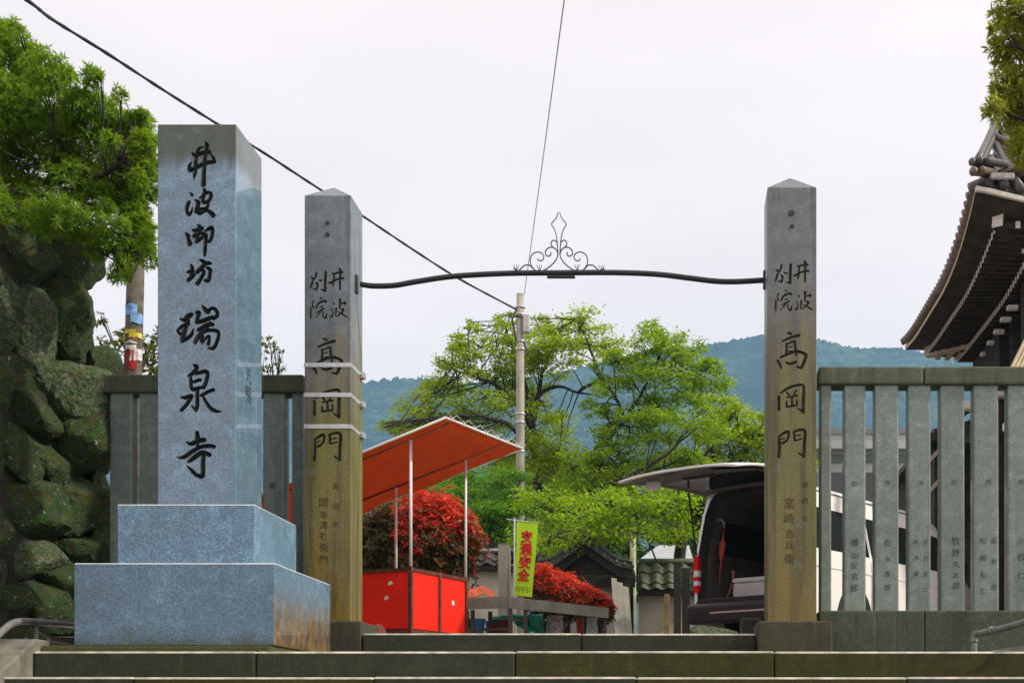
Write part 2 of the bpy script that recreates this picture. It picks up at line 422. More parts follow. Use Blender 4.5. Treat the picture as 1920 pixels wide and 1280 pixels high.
JI = [[(315,755,36),(320,810,44),(315,860,40)],[(200,860,14),(250,885,36),(330,850,44),(400,840,44)],[(320,880,36),(320,920,34)],
 [(100,1030,10),(170,1030,36),(260,970,40),(350,920,36),(440,905,38),(510,915,36)],[(220,1080,30),(290,1030,44),(370,980,44),(460,1005,40)],
 [(385,1000,40),(380,1100,42),(380,1200,44),(372,1240,46)],[(372,1240,46),(310,1225,36),(265,1180,34),(210,1125,14)]]
BETSU = [[(110,330,14),(140,360,36)],[(200,265,36),(185,330,30),(150,380,30)],[(140,400,30),(110,490,34),(95,520,20)],[(190,430,30),(215,450,34),(200,540,30)],[(150,520,22),(180,530,24)],[(235,385,20),(280,395,36)],
 [(345,250,40),(340,350,46),(335,450,46),(340,560,40)],[(270,530,14),(320,550,40)]]
INA2 = [[(560,195,26),(580,240,44),(575,350,30),(575,530,34)],[(460,275,36),(480,300,30),(475,400,28),(465,480,24)],[(470,290,30),(540,265,34),(615,260,36)],[(390,430,24),(430,425,34),(520,375,28),(630,355,36)]]
INN = [[(150,720,30),(130,760,20),(150,830,30)],[(110,820,24),(105,990,28)],[(255,665,16),(280,680,34)],[(190,830,30),(230,760,30),(300,725,34),(355,720,34)],[(355,720,30),(350,750,20)],[(250,820,20),(300,800,16)],
 [(195,910,16),(250,880,26),(320,835,26)],[(265,890,24),(180,990,14)],[(300,880,20),(310,970,24),(350,980,30),(358,920,20)]]
NAMI2 = [[(460,750,14),(485,765,30)],[(430,855,16),(460,855,20)],[(420,965,30),(450,960,26),(470,880,14)],[(575,690,40),(575,760,36),(570,840,30)],[(600,760,20),(660,745,36),(650,780,20)],
 [(515,830,30),(510,900,24),(505,960,18)],[(600,850,30),(630,860,34),(590,920,26),(515,970,18)],[(540,890,16),(600,920,24),(690,980,24)]]
TAKA = [[(175,70,16),(210,85,26)],[(130,150,20),(200,120,24),(285,95,28)],[(165,170,22),(165,240,22),(160,285,22)],[(170,180,16),(230,150,16)],[(240,150,24),(245,200,24),(255,280,24)],[(175,210,10),(215,200,12)],[(175,245,10),(220,240,12)],
 [(85,330,26),(110,380,24),(115,400,18)],[(110,300,20),(180,270,24),(260,245,26),(330,265,28),(345,290,30),(320,360,28),(300,400,26)],[(300,400,22),(260,385,16)],[(160,345,18),(200,360,22),(260,340,20)]]
OKA = [[(95,650,26),(95,775,28)],[(110,620,18),(200,565,24),(300,545,26),(325,570,28),(320,700,34),(320,800,34)],[(320,795,24),(270,760,14)],[(165,608,12),(188,636,20)],[(258,596,20),(232,634,12)],[(165,660,14),(210,652,18),(268,642,18)],[(216,665,18),(218,735,20)],[(165,695,16),(168,742,20)],[(264,682,16),(262,735,20)],[(166,748,18),(215,740,20),(264,733,18)]]
MON = [[(95,1010,24),(100,1100,28),(92,1195,30)],[(95,1010,22),(150,970,26),(185,965,24),(175,1030,22),(130,1075,16)],[(110,1030,12),(150,1020,14)],[(110,1070,12),(150,1050,12)],[(235,970,22),(240,1040,22)],
 [(230,965,22),(290,945,26),(335,960,30),(330,1080,30),(325,1195,32)],[(325,1190,24),(275,1155,12)],[(250,1000,14),(300,990,14)],[(245,1045,16),(310,1025,14)]]
# brush signature on the polished side (u = depth along the side, traced from its foreshortened image)
def wedge_cutter(mb, stroke, D, depth, fat=1.0):
    """V-section cutter for one brush stroke (pixel coordinates) on the frontal face at distance D."""
    L = sum(math.hypot(stroke[i + 1][0] - stroke[i][0], stroke[i + 1][1] - stroke[i][1]) for i in range(len(stroke) - 1))
    pts = cat_rom(stroke, 4 if len(stroke) > 2 else 3)
    k = D / F
    P = [(p[0], p[1], max(p[2] * fat, 0.7)) for p in pts]
    # rounded brush ends
    def extend(a, b, f):
        dx, dy = a[0] - b[0], a[1] - b[1]; l = math.hypot(dx, dy) or 1
        return (a[0] + dx / l * a[2] * f, a[1] + dy / l * a[2] * f, a[2] * 0.45)
    P = [extend(P[0], P[1], 0.32)] + P + [extend(P[-1], P[-2], 0.32)]
    vs = []
    e = 0.004
    for i, (x, y, w) in enumerate(P):
        a = P[max(0, i - 1)]; b = P[min(len(P) - 1, i + 1)]
        tx, ty = b[0] - a[0], b[1] - a[1]; l = math.hypot(tx, ty) or 1
        nx, ny = -ty / l, tx / l
        d = min(depth, max(0.004, 0.75 * w * k))
        h = w / 2 * (d + e) / d
        for (q, yy) in ((-h, D - e), (h, D - e), (0, D + d)):
            vs.append(((x + nx * q - U0) * k, yy, (V0 - (y + ny * q)) * k + CAMZ))
    n = len(P); fs = []
    for i in range(n - 1):
        a = i * 3; b = a + 3
        fs += [(a, a + 1, b + 1, b), (a + 1, a + 2, b + 2, b + 1), (a + 2, a, b, b + 2)]
    fs += [(2, 1, 0), (3 * n - 3, 3 * n - 2, 3 * n - 1)]
    mb.add(vs, fs)

def carve(obj, chars, D, depth, mat, parent, org, fat=1.0):
    """cut the strokes into obj with a boolean; the groove walls of every character become a part of their own."""
    mb = MB()
    boxes = []
    for ch in chars:
        xs_ = [p[0] for st in ch for p in st]; ys_ = [p[1] for st in ch for p in st]
        boxes.append(((min(xs_) + max(xs_)) / 2, (min(ys_) + max(ys_)) / 2))
        for st in ch: wedge_cutter(mb, st, D, depth, fat)
    cut = mb.build('cutter', mat)
    bm = bmesh.new(); bm.from_mesh(cut.data); bmesh.ops.recalc_face_normals(bm, faces=bm.faces); bm.to_mesh(cut.data); bm.free()
    cut.location = [-a for a in org]
    if parent:
        cut.location = (0, 0, 0); cut.parent = parent
        for v in cut.data.vertices: v.co -= Vector(org)
    md = obj.modifiers.new('carve', 'BOOLEAN')
    md.operation = 'DIFFERENCE'; md.object = cut; md.solver = 'EXACT'; md.use_self = True; md.material_mode = 'TRANSFER'
    dg = bpy.context.evaluated_depsgraph_get(); dg.update()
    me = bpy.data.meshes.new_from_object(obj.evaluated_get(dg))
    obj.modifiers.clear()
    bpy.data.objects.remove(cut)
    ci = [i for i, m in enumerate(me.materials) if m == mat]
    ci = ci[0] if ci else -1
    bm = bmesh.new(); bm.from_mesh(me)
    groups = {}
    for f in bm.faces:
        if f.material_index == ci:
            c = f.calc_center_median() + Vector(org)
            px = c.x / c.y * F + U0; py = V0 - (c.z - CAMZ) / c.y * F
            g = min(range(len(boxes)), key=lambda i: (boxes[i][0] - px) ** 2 + (boxes[i][1] - py) ** 2)
            groups.setdefault(g, []).append([tuple(v.co) for v in f.verts])
    bmesh.ops.delete(bm, geom=[f for f in bm.faces if f.material_index == ci], context='FACES')
    me2 = bpy.data.meshes.new(obj.name); bm.to_mesh(me2); bm.free()
    me2.materials.append(obj.data.materials[0])
    me2.polygons.foreach_set('material_index', [0] * len(me2.polygons))
    obj.data = me2
    for g in sorted(groups):
        m3 = MB()
        for poly in groups[g]: m3.add(poly, [tuple(range(len(poly)))])
        m3.build('carved_character', mat, parent)
    return obj

def glyph_mb(mb, ch, at, ux, uz, size, bold=0.0, m=0, thick=0.0, nrm=(0, -1, 0)):
    """add one flat glyph centred at point 'at', axes ux (right) and uz (up), size in metres."""
    cu = bpy.data.curves.new('glyph', 'FONT'); cu.body = ch; cu.size = 1.0; cu.offset = bold; cu.resolution_u = 2
    ob = bpy.data.objects.new('glyph', cu); COL.objects.link(ob)
    dg = bpy.context.evaluated_depsgraph_get()
    me = bpy.data.meshes.new_from_object(ob.evaluated_get(dg))
    vs = [Vector(v.co) for v in me.vertices]
    if vs:
        x0, x1 = min(v.x for v in vs), max(v.x for v in vs); y0, y1 = min(v.y for v in vs), max(v.y for v in vs)
        s_ = size / max(0.5, max(x1 - x0, y1 - y0)); cx, cy = (x0 + x1) / 2, (y0 + y1) / 2
        at = Vector(at); ux = Vector(ux); uz = Vector(uz)
        mb.add([at + ux * ((v.x - cx) * s_) + uz * ((v.y - cy) * s_) for v in vs], [tuple(p.vertices) for p in me.polygons], m)
    bpy.data.objects.remove(ob); bpy.data.curves.remove(cu); bpy.data.meshes.remove(me)

def name_column(chars, D, mat, parent, org, name='carved_name', out=0.0015):
    """chars: (glyph, px, py, size px) on the frontal face at distance D"""
    mb = MB()
    for ch, px, py, sz in chars:
        glyph_mb(mb, ch, W(px, py, D) + Vector((0, -out, 0)), (1, 0, 0), (0, 0, 1), sz * 0.86 * D / F)
    if mb.v: return mb.build(name, mat, parent, org)

# ------------------------------------------------------------------ the tall stone monument
D1, D2, D3 = 8.64, 8.84, 9.04
w1, w2, w3 = 378 / F * D1, 259 / F * D2, 147 / F * D3
mx = -3.42
mb_ = (mx, D1 + w1 / 2, CAMZ + 140 / F * D1 - 0.04)
mon = empty('stone_monument', mb_, 'tall blue-grey granite monument on a two-step plinth with seven black carved characters', 'monument')
zt1 = CAMZ + 295 / F * D1; zt2 = CAMZ + 405 / F * D2; zt3 = CAMZ + 1117 / F * D3
zb = CAMZ + 140 / F * D1
cyc = D1 + w1 / 2
bevel_box(mx - w1 / 2 - 0.22, mx + w1 / 2 + 0.02, D1 - 0.1, D1 + w1, Z2 - 0.01, zb, 0.02, 'mortar_bed', M['step_moss'], mon, mb_, 2, 0.03)
bevel_box(mx - w1 / 2, mx + w1 / 2, D1, D1 + w1, zb, zt1, 0.007, 'plinth', M['plinth'], mon, mb_, 1, edge=M['worn_skylit_blue'])
bevel_box(mx - w2 / 2, mx + w2 / 2, D2, D2 + w2, zt1, zt2, 0.007, 'plinth', M['plinth'], mon, mb_, 1, edge=M['worn_skylit_blue'])
shb = (mx, cyc, zt2)
sh = bevel_box(mx - w3 / 2, mx + w3 / 2, D3, D3 + w3, zt2, zt3, 0.004, 'shaft', M['mon'], mon, mb_, 1)
sh.name = 'shaft'
fatten = lambda L: [[(a, b, q * 1.25) for a, b, q in st] for st in L]
INA, NAMI, GO, BO = (fatten(L) for L in (INA, NAMI, GO, BO))
chars = [crop_strokes(INA, 325, 255, 8.53), crop_strokes(NAMI, 325, 255, 8.53), crop_strokes(GO, 325, 405, 8.53), crop_strokes(BO, 325, 405, 8.53),
         crop_strokes(ZUI, 315, 560, 7.11), crop_strokes(SEN, 315, 680, 5.82), crop_strokes(JI, 315, 680, 5.82)]
carve(sh, chars, D3, 0.022, M['carve'], mon, mb_, 1.3)
# signature on the polished right side
mb = MB(); xr = mx + w3 / 2 + 0.0012
for i, (ch, py, sz) in enumerate((('光', 703, 0.125), ('暢', 739, 0.125))):
    pz = CAMZ + (V0 - py) / F * 9.3
    glyph_mb(mb, ch, (xr, 9.30, pz), (0, 1, 0), (0, 0, 1), sz, -0.004)
mb.build('carved_signature', M['carve'], mon, mb_)

# ------------------------------------------------------------------ gate posts
def gate_post(pxl, pxr, D, py_top, py_apex, label, mat, dxy, bands, dots, basepx, names):
    w = (pxr - pxl) / F * D
    x0, x1 = xs(pxl, D), xs(pxr, D)
    zb_ = CAMZ + 185 / F * D; zt = CAMZ + (V0 - py_top) / F * D; za = CAMZ + (V0 - py_apex) / F * (D + w / 2)
    org = ((x0 + x1) / 2, D + w / 2, Z2)
    p = empty('gate_post', org, label, 'gate post', 'stone gate posts')
    b0, b1 = xs(basepx[0], D - 0.1), xs(basepx[1], D - 0.1)
    bevel_box(b0, b1, D - 0.1, D + w + 0.12, Z2, zb_, 0.012, 'base_block', M['base'], p, org, 2)
    s_ = bevel_box(x0, x1, D, D + w, zb_, zt, 0.005, 'shaft', mat, p, org, 1)
    c = MB(); cx, cy = (x0 + x1) / 2, D + w / 2; e = 0.004
    c.add([(x0 + e, D + e, zt), (x1 - e, D + e, zt), (x1 - e, D + w - e, zt), (x0 + e, D + w - e, zt), (cx, cy, za)], [(0, 1, 4), (1, 2, 4), (2, 3, 4), (3, 0, 4), (3, 2, 1, 0)])
    c.build('pyramid_cap', mat, p, org)
    chs = []
    for st, (ox, oy, sc), dd in ((INA2, (570, 480, 8.53), dxy[0]), (NAMI2, (570, 480, 8.53), dxy[0]), (BETSU, (570, 480, 8.53), dxy[0]), (INN, (570, 480, 8.53), dxy[0]),
                             (TAKA, (570, 620, 4.93), dxy[1]), (OKA, (570, 620, 4.93), dxy[2]), (MON, (570, 620, 4.93), dxy[3])):
        chs.append([[(a + dd[0], b + dd[1], q) for a, b, q in s2] for s2 in crop_strokes(st, ox, oy, sc)])
    carve(s_, chs, D, 0.016, M['carve_post'], p, org, 1.12)
    for py in bands:
        pz = CAMZ + (V0 - py) / F * D; t_ = 0.004; hh = 0.017
        b = MB()
        b.box(x0 - t_, x1 + t_, D - t_, D - 0.0005, pz - hh, pz + hh)
        b.box(x0 - t_, x1 + t_, D + w + 0.0005, D + w + t_, pz - hh, pz + hh)
        b.box(x0 - t_, x0 - 0.0005, D - 0.0005, D + w + 0.0005, pz - hh, pz + hh)
        b.box(x1 + 0.0005, x1 + t_, D - 0.0005, D + w + 0.0005, pz - hh, pz + hh)
        bo = b.build('steel_band', M['steel'], p, org)
        m2 = MB(); m2.box(x1 + t_, x1 + 0.03, D + w - 0.08, D + w - 0.01, pz - 0.024, pz + 0.024); m2.tube([(x1 + 0.012, D + w - 0.11, pz), (x1 + 0.012, D + w + 0.02, pz)], 0.007, 6)
        m2.build('band_clasp', M['steel'], bo, (0, 0, 0))
        bo.data.update()
        for ch in bo.children:
            for v in ch.data.vertices: v.co -= Vector(org)
    for (px, py, r) in dots:
        m2 = MB(); c0 = W(px, py, D); rr = r / F * D
        m2.tube([(c0.x, D - 0.006, c0.z), (c0.x, D + 0.02, c0.z)], [rr * 0.8, rr], 12)
        m2.build('iron_plug', M['carve_post'], p, org)
    for col in names: name_column(col, D, M['ink_olive'], p, org)
    return p
DL, DR_ = 10.20, 10.05
gate_post(571, 658, DL, 366, 352, 'granite gate post strapped with three steel bands', M['post'],
          [(0, 0)] * 4, (684, 740, 799), [(614, 418, 5), (614, 440, 5)], (545, 677),
          [[('高', 629, 912, 14), ('岡', 630, 950, 14), ('市', 630, 983, 14)],
           [('岡', 607, 942, 20), ('本', 607, 964, 18), ('清', 607, 984, 18), ('右', 606, 1004, 17), ('衛', 607, 1025, 19), ('門', 607, 1049, 18)]])
gate_post(1439, 1531, DR_, 351, 334, 'granite gate post without bands beside the open white van', M['post2'],
          [(872, -14), (871, -11), (871, -9), (871, -6)], (), [(1484, 400, 7), (1485, 425, 5)], (1421, 1561),
          [[('高', 1510, 909, 14), ('岡', 1509, 939, 13), ('市', 1509, 972, 14)],
           [('室', 1480, 942, 22), ('崎', 1479, 972, 22), ('吉', 1481, 1000, 20), ('兵', 1480, 1022, 20), ('衛', 1480, 1047, 23)]])

# ------------------------------------------------------------------ wrought iron arch between the posts
DA = 10.36
org = tuple(W(1055, 512, DA))
arch = empty('iron_arch', org, 'thin dark wrought iron bar with scrolls and spearhead spanning the gate posts', 'iron arch')
bar = [(676, 533), (700, 536), (740, 535), (780, 528), (850, 518), (950, 512.5), (1050, 511.5), (1150, 511), (1230, 514), (1290, 521), (1340, 527), (1380, 528), (1437, 525)]
P = [W(a, b, DA) for a, b in cat_rom(bar, 5)]
MB().tube(P, 0.022, 10).build('bar', M['iron'], arch, org, True)
m_ = MB(); a, b = W(678, 533, DA), W(667, 533, DL + 0.15)
m_.box(xs(658, DL) + 0.001, xs(658, DL) + 0.014, DA - 0.03, DA + 0.03, P[0].z - 0.07, P[0].z + 0.07); m_.build('flange', M['iron'], arch, org)
m_ = MB(); m_.box(xs(1439, DR_) - 0.014, xs(1439, DR_) - 0.001, DA - 0.03, DA + 0.03, P[-1].z - 0.07, P[-1].z + 0.07); m_.build('flange', M['iron'], arch, org)
MB().bar(W(1026, 519, DA - 0.02), W(1078, 519, DA - 0.02), 0.05, 0.012).build('splice_plate', M['iron'], arch, org)
q = lambda pts, mir=False: [W(920 + ((964 - a) if mir else a) / 3.765, 380 + b / 3.765, DA) for a, b in cat_rom(pts, 5)]
SPEAR = [(477, 68), (462, 110), (430, 150), (446, 180), (463, 230), (471, 290), (476, 365)]
BIG = [(160, 462), (190, 480), (215, 465), (240, 443), (275, 442), (300, 465), (330, 482), (380, 475), (430, 440), (460, 405), (474, 370), (465, 335), (440, 316), (410, 318), (388, 340), (390, 368), (410, 378), (425, 365), (422, 350)]
MID = [(312, 478), (285, 440), (280, 400), (295, 365), (330, 348), (365, 360), (375, 385), (362, 408), (340, 408), (330, 395)]
CURL = [(442, 317), (427, 295), (432, 272), (450, 266), (467, 280), (472, 305), (474, 350)]
for nm, pts, r in (('spearhead', SPEAR, 0.0042), ('scroll', BIG, 0.0052), ('scroll', MID, 0.0048), ('curl', CURL, 0.0048)):
    for mir in (False, True):
        MB().tube(q(pts, mir), r, 6).build(nm, M['iron'], arch, org, True)
for a, b in ((183, 474), (346, 474), (612, 472), (784, 476)):
    p0 = W(920 + a / 3.765, 380 + b / 3.765, DA)
    m_ = MB(); m_.tube([p0 + Vector((0.024 * math.cos(t_), 0.026 * math.sin(t_) , -0.03 + 0.0)) for t_ in np.linspace(0, 6.28, 9)], 0.004, 5)
    for dx in (-0.02, 0.003, 0.022): m_.tube([p0 + Vector((0, -0.02, -0.02)), p0 + Vector((dx, -0.028, 0.03))], 0.0028, 5)
    m_.build('wire_tie', M['iron'], arch, org)

# ------------------------------------------------------------------ stone picket fences
def fence(pickets, D, railpx, sillpx, label, names, zoff, right):
    x0, x1 = xs(railpx[0], D), xs(railpx[1], D)
    zr0 = CAMZ + (V0 - railpx[3]) / F * D; zr1 = CAMZ + (V0 - railpx[2]) / F * D
    zs1 = CAMZ + (V0 - sillpx) / F * D
    org = ((x0 + x1) / 2, D + 0.1, Z2)
    f = empty('stone_fence', org, label, 'stone fence', 'granite picket fences beside the gate')
    ws = list(np.linspace(x0, x1, 3 if not right else 6))
    for i in range(len(ws) - 1):
        bevel_box(ws[i] + 0.002, ws[i + 1] - 0.002, D - 0.03, D + 0.2, zr0, zr1, 0.018, 'rail', M['rail'], f, org, 2)
    for i in range(len(ws) - 1):
        bevel_box(ws[i] + 0.002, ws[i + 1] - 0.002, D - 0.06, D + 0.24, Z2 + 0.09, zs1, 0.012, 'sill_beam', M['sillstone'], f, org, 2)
        bevel_box(ws[i] + 0.002, ws[i + 1] - 0.002, D - 0.02, D + 0.20, Z2 - 0.02, Z2 + 0.088, 0.01, 'footing', M['sillstone'], f, org, 1)
    for (a, b) in pickets:
        pa, pb = xs(a, D) + rnd.uniform(-.003, .003), xs(b, D) + rnd.uniform(-.004, .004)
        o = bevel_box(pa, pb, D, D + 0.13, zs1 - 0.01, zr0 + 0.01, 0.014, 'picket', M['fence'], f, org, 2, 0.002, jitter=0.003)
        o.rotation_euler = (0, rnd.uniform(-0.0016, 0.0016), rnd.uniform(-0.002, 0.002))
    for col in names: name_column(col, D, M['ink'], f, org, out=0.0055)
    return f
RP = [(1537, 1559), (1582, 1623), (1640, 1685), (1702, 1746), (1764, 1810), (1826, 1873), (1890, 1938), (1954, 2002), (2018, 2066), (2082, 2130), (2146, 2194), (2210, 2258), (2274, 2322), (2338, 2386), (2402, 2450), (2466, 2514)]
fence(RP, 10.28, (1534, 2520, 688, 722), 1145, 'long granite picket fence with incised names, standing in front of the white van',
      [[('同', 1602, 907, 11)], [('増', 1602, 1016, 17), ('山', 1603, 1040, 15), ('安', 1602, 1060, 16), ('吉', 1602, 1080, 15), ('郎', 1602, 1102, 17)],
       [('同', 1664, 905, 10)], [('佐', 1664, 1016, 16), ('久', 1665, 1048, 13), ('長', 1664, 1076, 14), ('郎', 1664, 1100, 14)],
       [('同', 1727, 905, 9)], [('鈴', 1718, 1015, 11), ('木', 1718, 1045, 12), ('源', 1717, 1075, 12), ('一', 1717, 1107, 9)], [('谷', 1735, 1015, 11), ('口', 1735, 1047, 9), ('吉', 1735, 1075, 12), ('二', 1735, 1105, 10)],
       [('同', 1789, 903, 11)], [('牧', 1792, 1013, 18), ('野', 1792, 1036, 16), ('久', 1793, 1057, 15), ('太', 1792, 1077, 15), ('郎', 1793, 1097, 16)],
       [('同', 1853, 904, 12)], [('松', 1843, 1013, 14), ('崎', 1843, 1045, 14), ('も', 1843, 1077, 15), ('と', 1843, 1107, 13)], [('延', 1863, 1013, 13), ('野', 1863, 1052, 11), ('吉', 1863, 1100, 14)],
       [('同', 1914, 904, 11)], [('小', 1914, 1013, 15), ('西', 1914, 1044, 15), ('仁', 1914, 1078, 15), ('一', 1914, 1106, 12)]], 0, True)
LP = [(205, 249), (261, 303), (318, 362), (376, 420), (434, 478), (493, 535), (546, 570)]
fence(LP, 10.62, (160, 571, 703, 737), 1140, 'short mossy granite picket fence standing behind the tall monument',
      [[('同', 511, 911, 13)]], 0, False)
# ------------------------------------------------------------------ boulder wall on the left
def boulder_mat(name, c1, c2, lichen):
    t = NT(name)
    oi = t.node("ShaderNodeObjectInfo").outputs['Random']
    n = t.noise(3.5, 6, 0.6); n2 = t.noise(14, 5, 0.65); n3 = t.noise(7, 4, 0.6)
    c = t.mix(t.ramp(n, 0.3, 0.7), c1, c2)
    c = t.mix(t.ramp(n2, 0.35, 0.7, 0, 0.5), c, [k * 0.4 for k in c1])
    c = t.mix(t.ramp(n3, 0.44, 0.58, 0, 0.9), c, (0.03, 0.10, 0.010))
    c = t.mix(t.ramp(t.noise(2.2, 4), 0.52, 0.66, 0, 0.6), c, (0.10, 0.085, 0.012))
    c = t.mix(t.ramp(t.noise(5.0, 7, 0.75), 0.60, 0.66, 0, lichen), c, (0.42, 0.45, 0.40))
    return t.fin(c, 0.9, 0.25, t.math('ADD', n2, n), 0.8, 0.05)
M['rock'] = boulder_mat('mossy_boulder', (0.032, 0.042, 0.024), (0.115, 0.125, 0.085), 0.95)
M['rock2'] = boulder_mat('pale_boulder', (0.10, 0.12, 0.08), (0.27, 0.29, 0.22), 0.9)
M['earth'] = plain('dark_earth', (0.03, 0.03, 0.02), 0.95, 0.4, 5, bump=0.5)
BOULDERS = [(120, 488, 48, 60, 0), (128, 598, 50, 68, 0), (132, 728, 56, 60, 1), (56, 612, 40, 54, 1), (62, 690, 32, 40, 1), (6, 540, 22, 34, 1), (2, 598, 22, 40, 1), (45, 490, 42, 52, 0),
            (12, 715, 30, 58, 0), (48, 770, 42, 40, 0), (150, 838, 60, 62, 0), (18, 838, 36, 66, 0), (86, 870, 34, 40, 0), (44, 950, 58, 70, 0), (150, 948, 54, 56, 0), (45, 1050, 46, 36, 1),
            (108, 1088, 48, 46, 0), (18, 1122, 48, 42, 0), (84, 1150, 50, 44, 0), (150, 1040, 52, 44, 0), (10, 1190, 50, 40, 0), (196, 690, 20, 40, 0), (200, 1000, 30, 90, 0), (192, 1120, 34, 70, 0), (185, 790, 26, 40, 0),
            (-70, 470, 60, 60, 0), (-60, 590, 55, 60, 1), (-70, 710, 60, 60, 0), (-60, 840, 60, 70, 0), (-80, 970, 70, 70, 0), (-70, 1100, 70, 60, 0), (-160, 520, 60, 80, 0), (-170, 680, 70, 80, 1), (-170, 850, 70, 90, 0), (-180, 1030, 80, 90, 0)]
for gx in range(-430, -250, 88):
    for gy in range(500, 1260, 118):
        BOULDERS.append((gx + rnd.uniform(-14, 14), gy + rnd.uniform(-16, 16) + (gx % 3) * 25, rnd.uniform(46, 62), rnd.uniform(54, 74), rnd.random() < 0.3))
wallD = lambda px: 11.05 + min(0, (px - 205)) / 205 * 1.25
worg = (W(60, 1200, 10.2).x, 10.2, Z2 - 0.5)
wall = empty('retaining_wall', worg, 'dry stone retaining wall of mossy rounded boulders beside the stairs', 'stone wall')
def rock_mesh(seed, flat=0.75):
    bm = bmesh.new(); bmesh.ops.create_icosphere(bm, subdivisions=4, radius=1)
    r_ = random.Random(seed); off = Vector((r_.uniform(-50, 50),) * 3) + Vector((0, 0, seed * 3.3))
    planes = [(Vector((r_.gauss(0, 1), r_.gauss(0, 1) - 0.4, r_.gauss(0, 1))).normalized(), r_.uniform(0.56, 0.80)) for _ in range(13)]
    for v in bm.verts:
        d = v.co.normalized(); rad = 1.08
        for n_, h in planes:
            c_ = d.dot(n_)
            if c_ > 0.1: rad = min(rad, h / c_)
        rad = rad + 0.03 * noise.noise(d * 2.5 + off) + 0.035 * noise.noise(d * 6 + off) + 0.022 * abs(noise.noise(d * 13 + off)) + 0.012 * noise.noise(d * 27 + off)
        v.co = d * rad * 1.25
    me = bpy.data.meshes.new('boulder'); bm.to_mesh(me); bm.free(); return me
for i, (cx, cy, rx, ry, k) in enumerate(BOULDERS):
    D = wallD(cx); me = rock_mesh(i + 3)
    me.materials.append(M['rock2'] if k else M['rock'])
    o = link(bpy.data.objects.new('boulder', me), wall)
    o.location = W(cx, cy, D) - Vector(worg)
    o.scale = (rx * D / F * 1.02, 0.26 + 0.10 * rnd.random(), ry * D / F * 1.02)
    o.rotation_euler = (0, rnd.uniform(-0.12, 0.12), R(rnd.uniform(-8, 8)))
mb = MB()                                      # packed earth the boulders are set into
tl, tr = W(-260, 430, wallD(-260) + 0.25), W(160, 445, wallD(160) + 0.25)
mb.add([W(-470, 1700, wallD(-470) + 0.25), W(200, 1240, wallD(200) + 0.25), W(185, 700, wallD(185) + 0.25), W(148, 455, wallD(150) + 0.25), W(-470, 470, wallD(-470) + 0.25)], [(0, 1, 2, 3, 4)])
fr = [Vector(v) for v in mb.v]; bk = [v + Vector((-1.1, 1.4, 0)) for v in fr]
mb.add([*bk], [(4, 3, 2, 1, 0)])
for i in range(5): mb.add([fr[i], fr[(i + 1) % 5], bk[(i + 1) % 5], bk[i]], [(3, 2, 1, 0)])
mb.build('earth_core', M['earth'], wall, worg)
zt = CAMZ + 880 / F * 11.3
mb = MB(); x1 = fr[3].x - 0.1
mb.hexa([(-12, 11.5, 0), (-5.95, 12.2, 0), (-9.2, 18, 0), (-12, 18, 0), (-12, 11.5, zt - 0.1), (-5.95, 12.2, zt - 0.1), (-9.2, 18, zt - 0.1), (-12, 18, zt - 0.1)])
o = mb.build('terrace', M['earth']); o["kind"] = 'structure'

# ------------------------------------------------------------------ foliage tools
NPR = np.random.default_rng(11)
def unit(a): return a / (np.linalg.norm(a, axis=-1, keepdims=True) + 1e-9)
def leaves_obj(name, C, Dr, N, ln, wd, mat, parent, org):
    """rhombic leaf blades: base C, direction Dr, face normal N, length ln, width wd (arrays)"""
    n = len(C); S = unit(np.cross(Dr, N))
    ln = np.broadcast_to(ln, (n,))[:, None]; wd = np.broadcast_to(wd, (n,))[:, None]
    V = np.stack([C, C + Dr * ln * 0.45 + S * wd / 2 + N * wd * 0.12, C + Dr * ln, C + Dr * ln * 0.45 - S * wd / 2 + N * wd * 0.12], 1) - np.array(org)
    me = bpy.data.meshes.new(name)
    me.vertices.add(4 * n); me.vertices.foreach_set('co', V.astype(np.float32).reshape(-1))
    me.loops.add(4 * n); me.loops.foreach_set('vertex_index', np.arange(4 * n, dtype=np.int32))
    me.polygons.add(n); me.polygons.foreach_set('loop_start', np.arange(0, 4 * n, 4, dtype=np.int32))
    me.update(calc_edges=True); me.materials.append(mat)
    return link(bpy.data.objects.new(name, me), parent)
def in_ball(n, shell=0.0):
    v = unit(NPR.normal(size=(n, 3))); r_ = NPR.uniform(shell, 1, size=(n, 1)) ** (1 / 2.2)
    return v * r_
def rosettes(C, A, k, ln, wd):
    """k leaves around each centre C with axis A"""
    n = len(C)
    a = unit(A); b = unit(np.cross(a, unit(NPR.normal(size=(n, 3))))); c = np.cross(a, b)
    ang = NPR.uniform(0, 6.28, size=(n, k)) ; el = NPR.uniform(-0.15, 0.75, size=(n, k))
    D_ = (np.cos(ang) * np.cos(el))[..., None] * b[:, None] + (np.sin(ang) * np.cos(el))[..., None] * c[:, None] + np.sin(el)[..., None] * a[:, None]
    D_ = unit(D_.reshape(-1, 3) + np.array([0, 0, -0.15])); CC = np.repeat(C, k, 0); NN = unit(np.repeat(a, k, 0) + 0.35 * NPR.normal(size=(n * k, 3)))
    NN = unit(NN - D_ * np.sum(NN * D_, 1, keepdims=True))
    return CC, D_, NN, ln * NPR.uniform(0.7, 1.2, n * k), wd * NPR.uniform(0.8, 1.15, n * k)
M['bark'] = plain('bark', (0.05, 0.042, 0.03), 0.9, 0.45, 12, bump=0.6)
M['bark2'] = plain('dark_bark', (0.028, 0.026, 0.02), 0.9, 0.45, 12, bump=0.6)

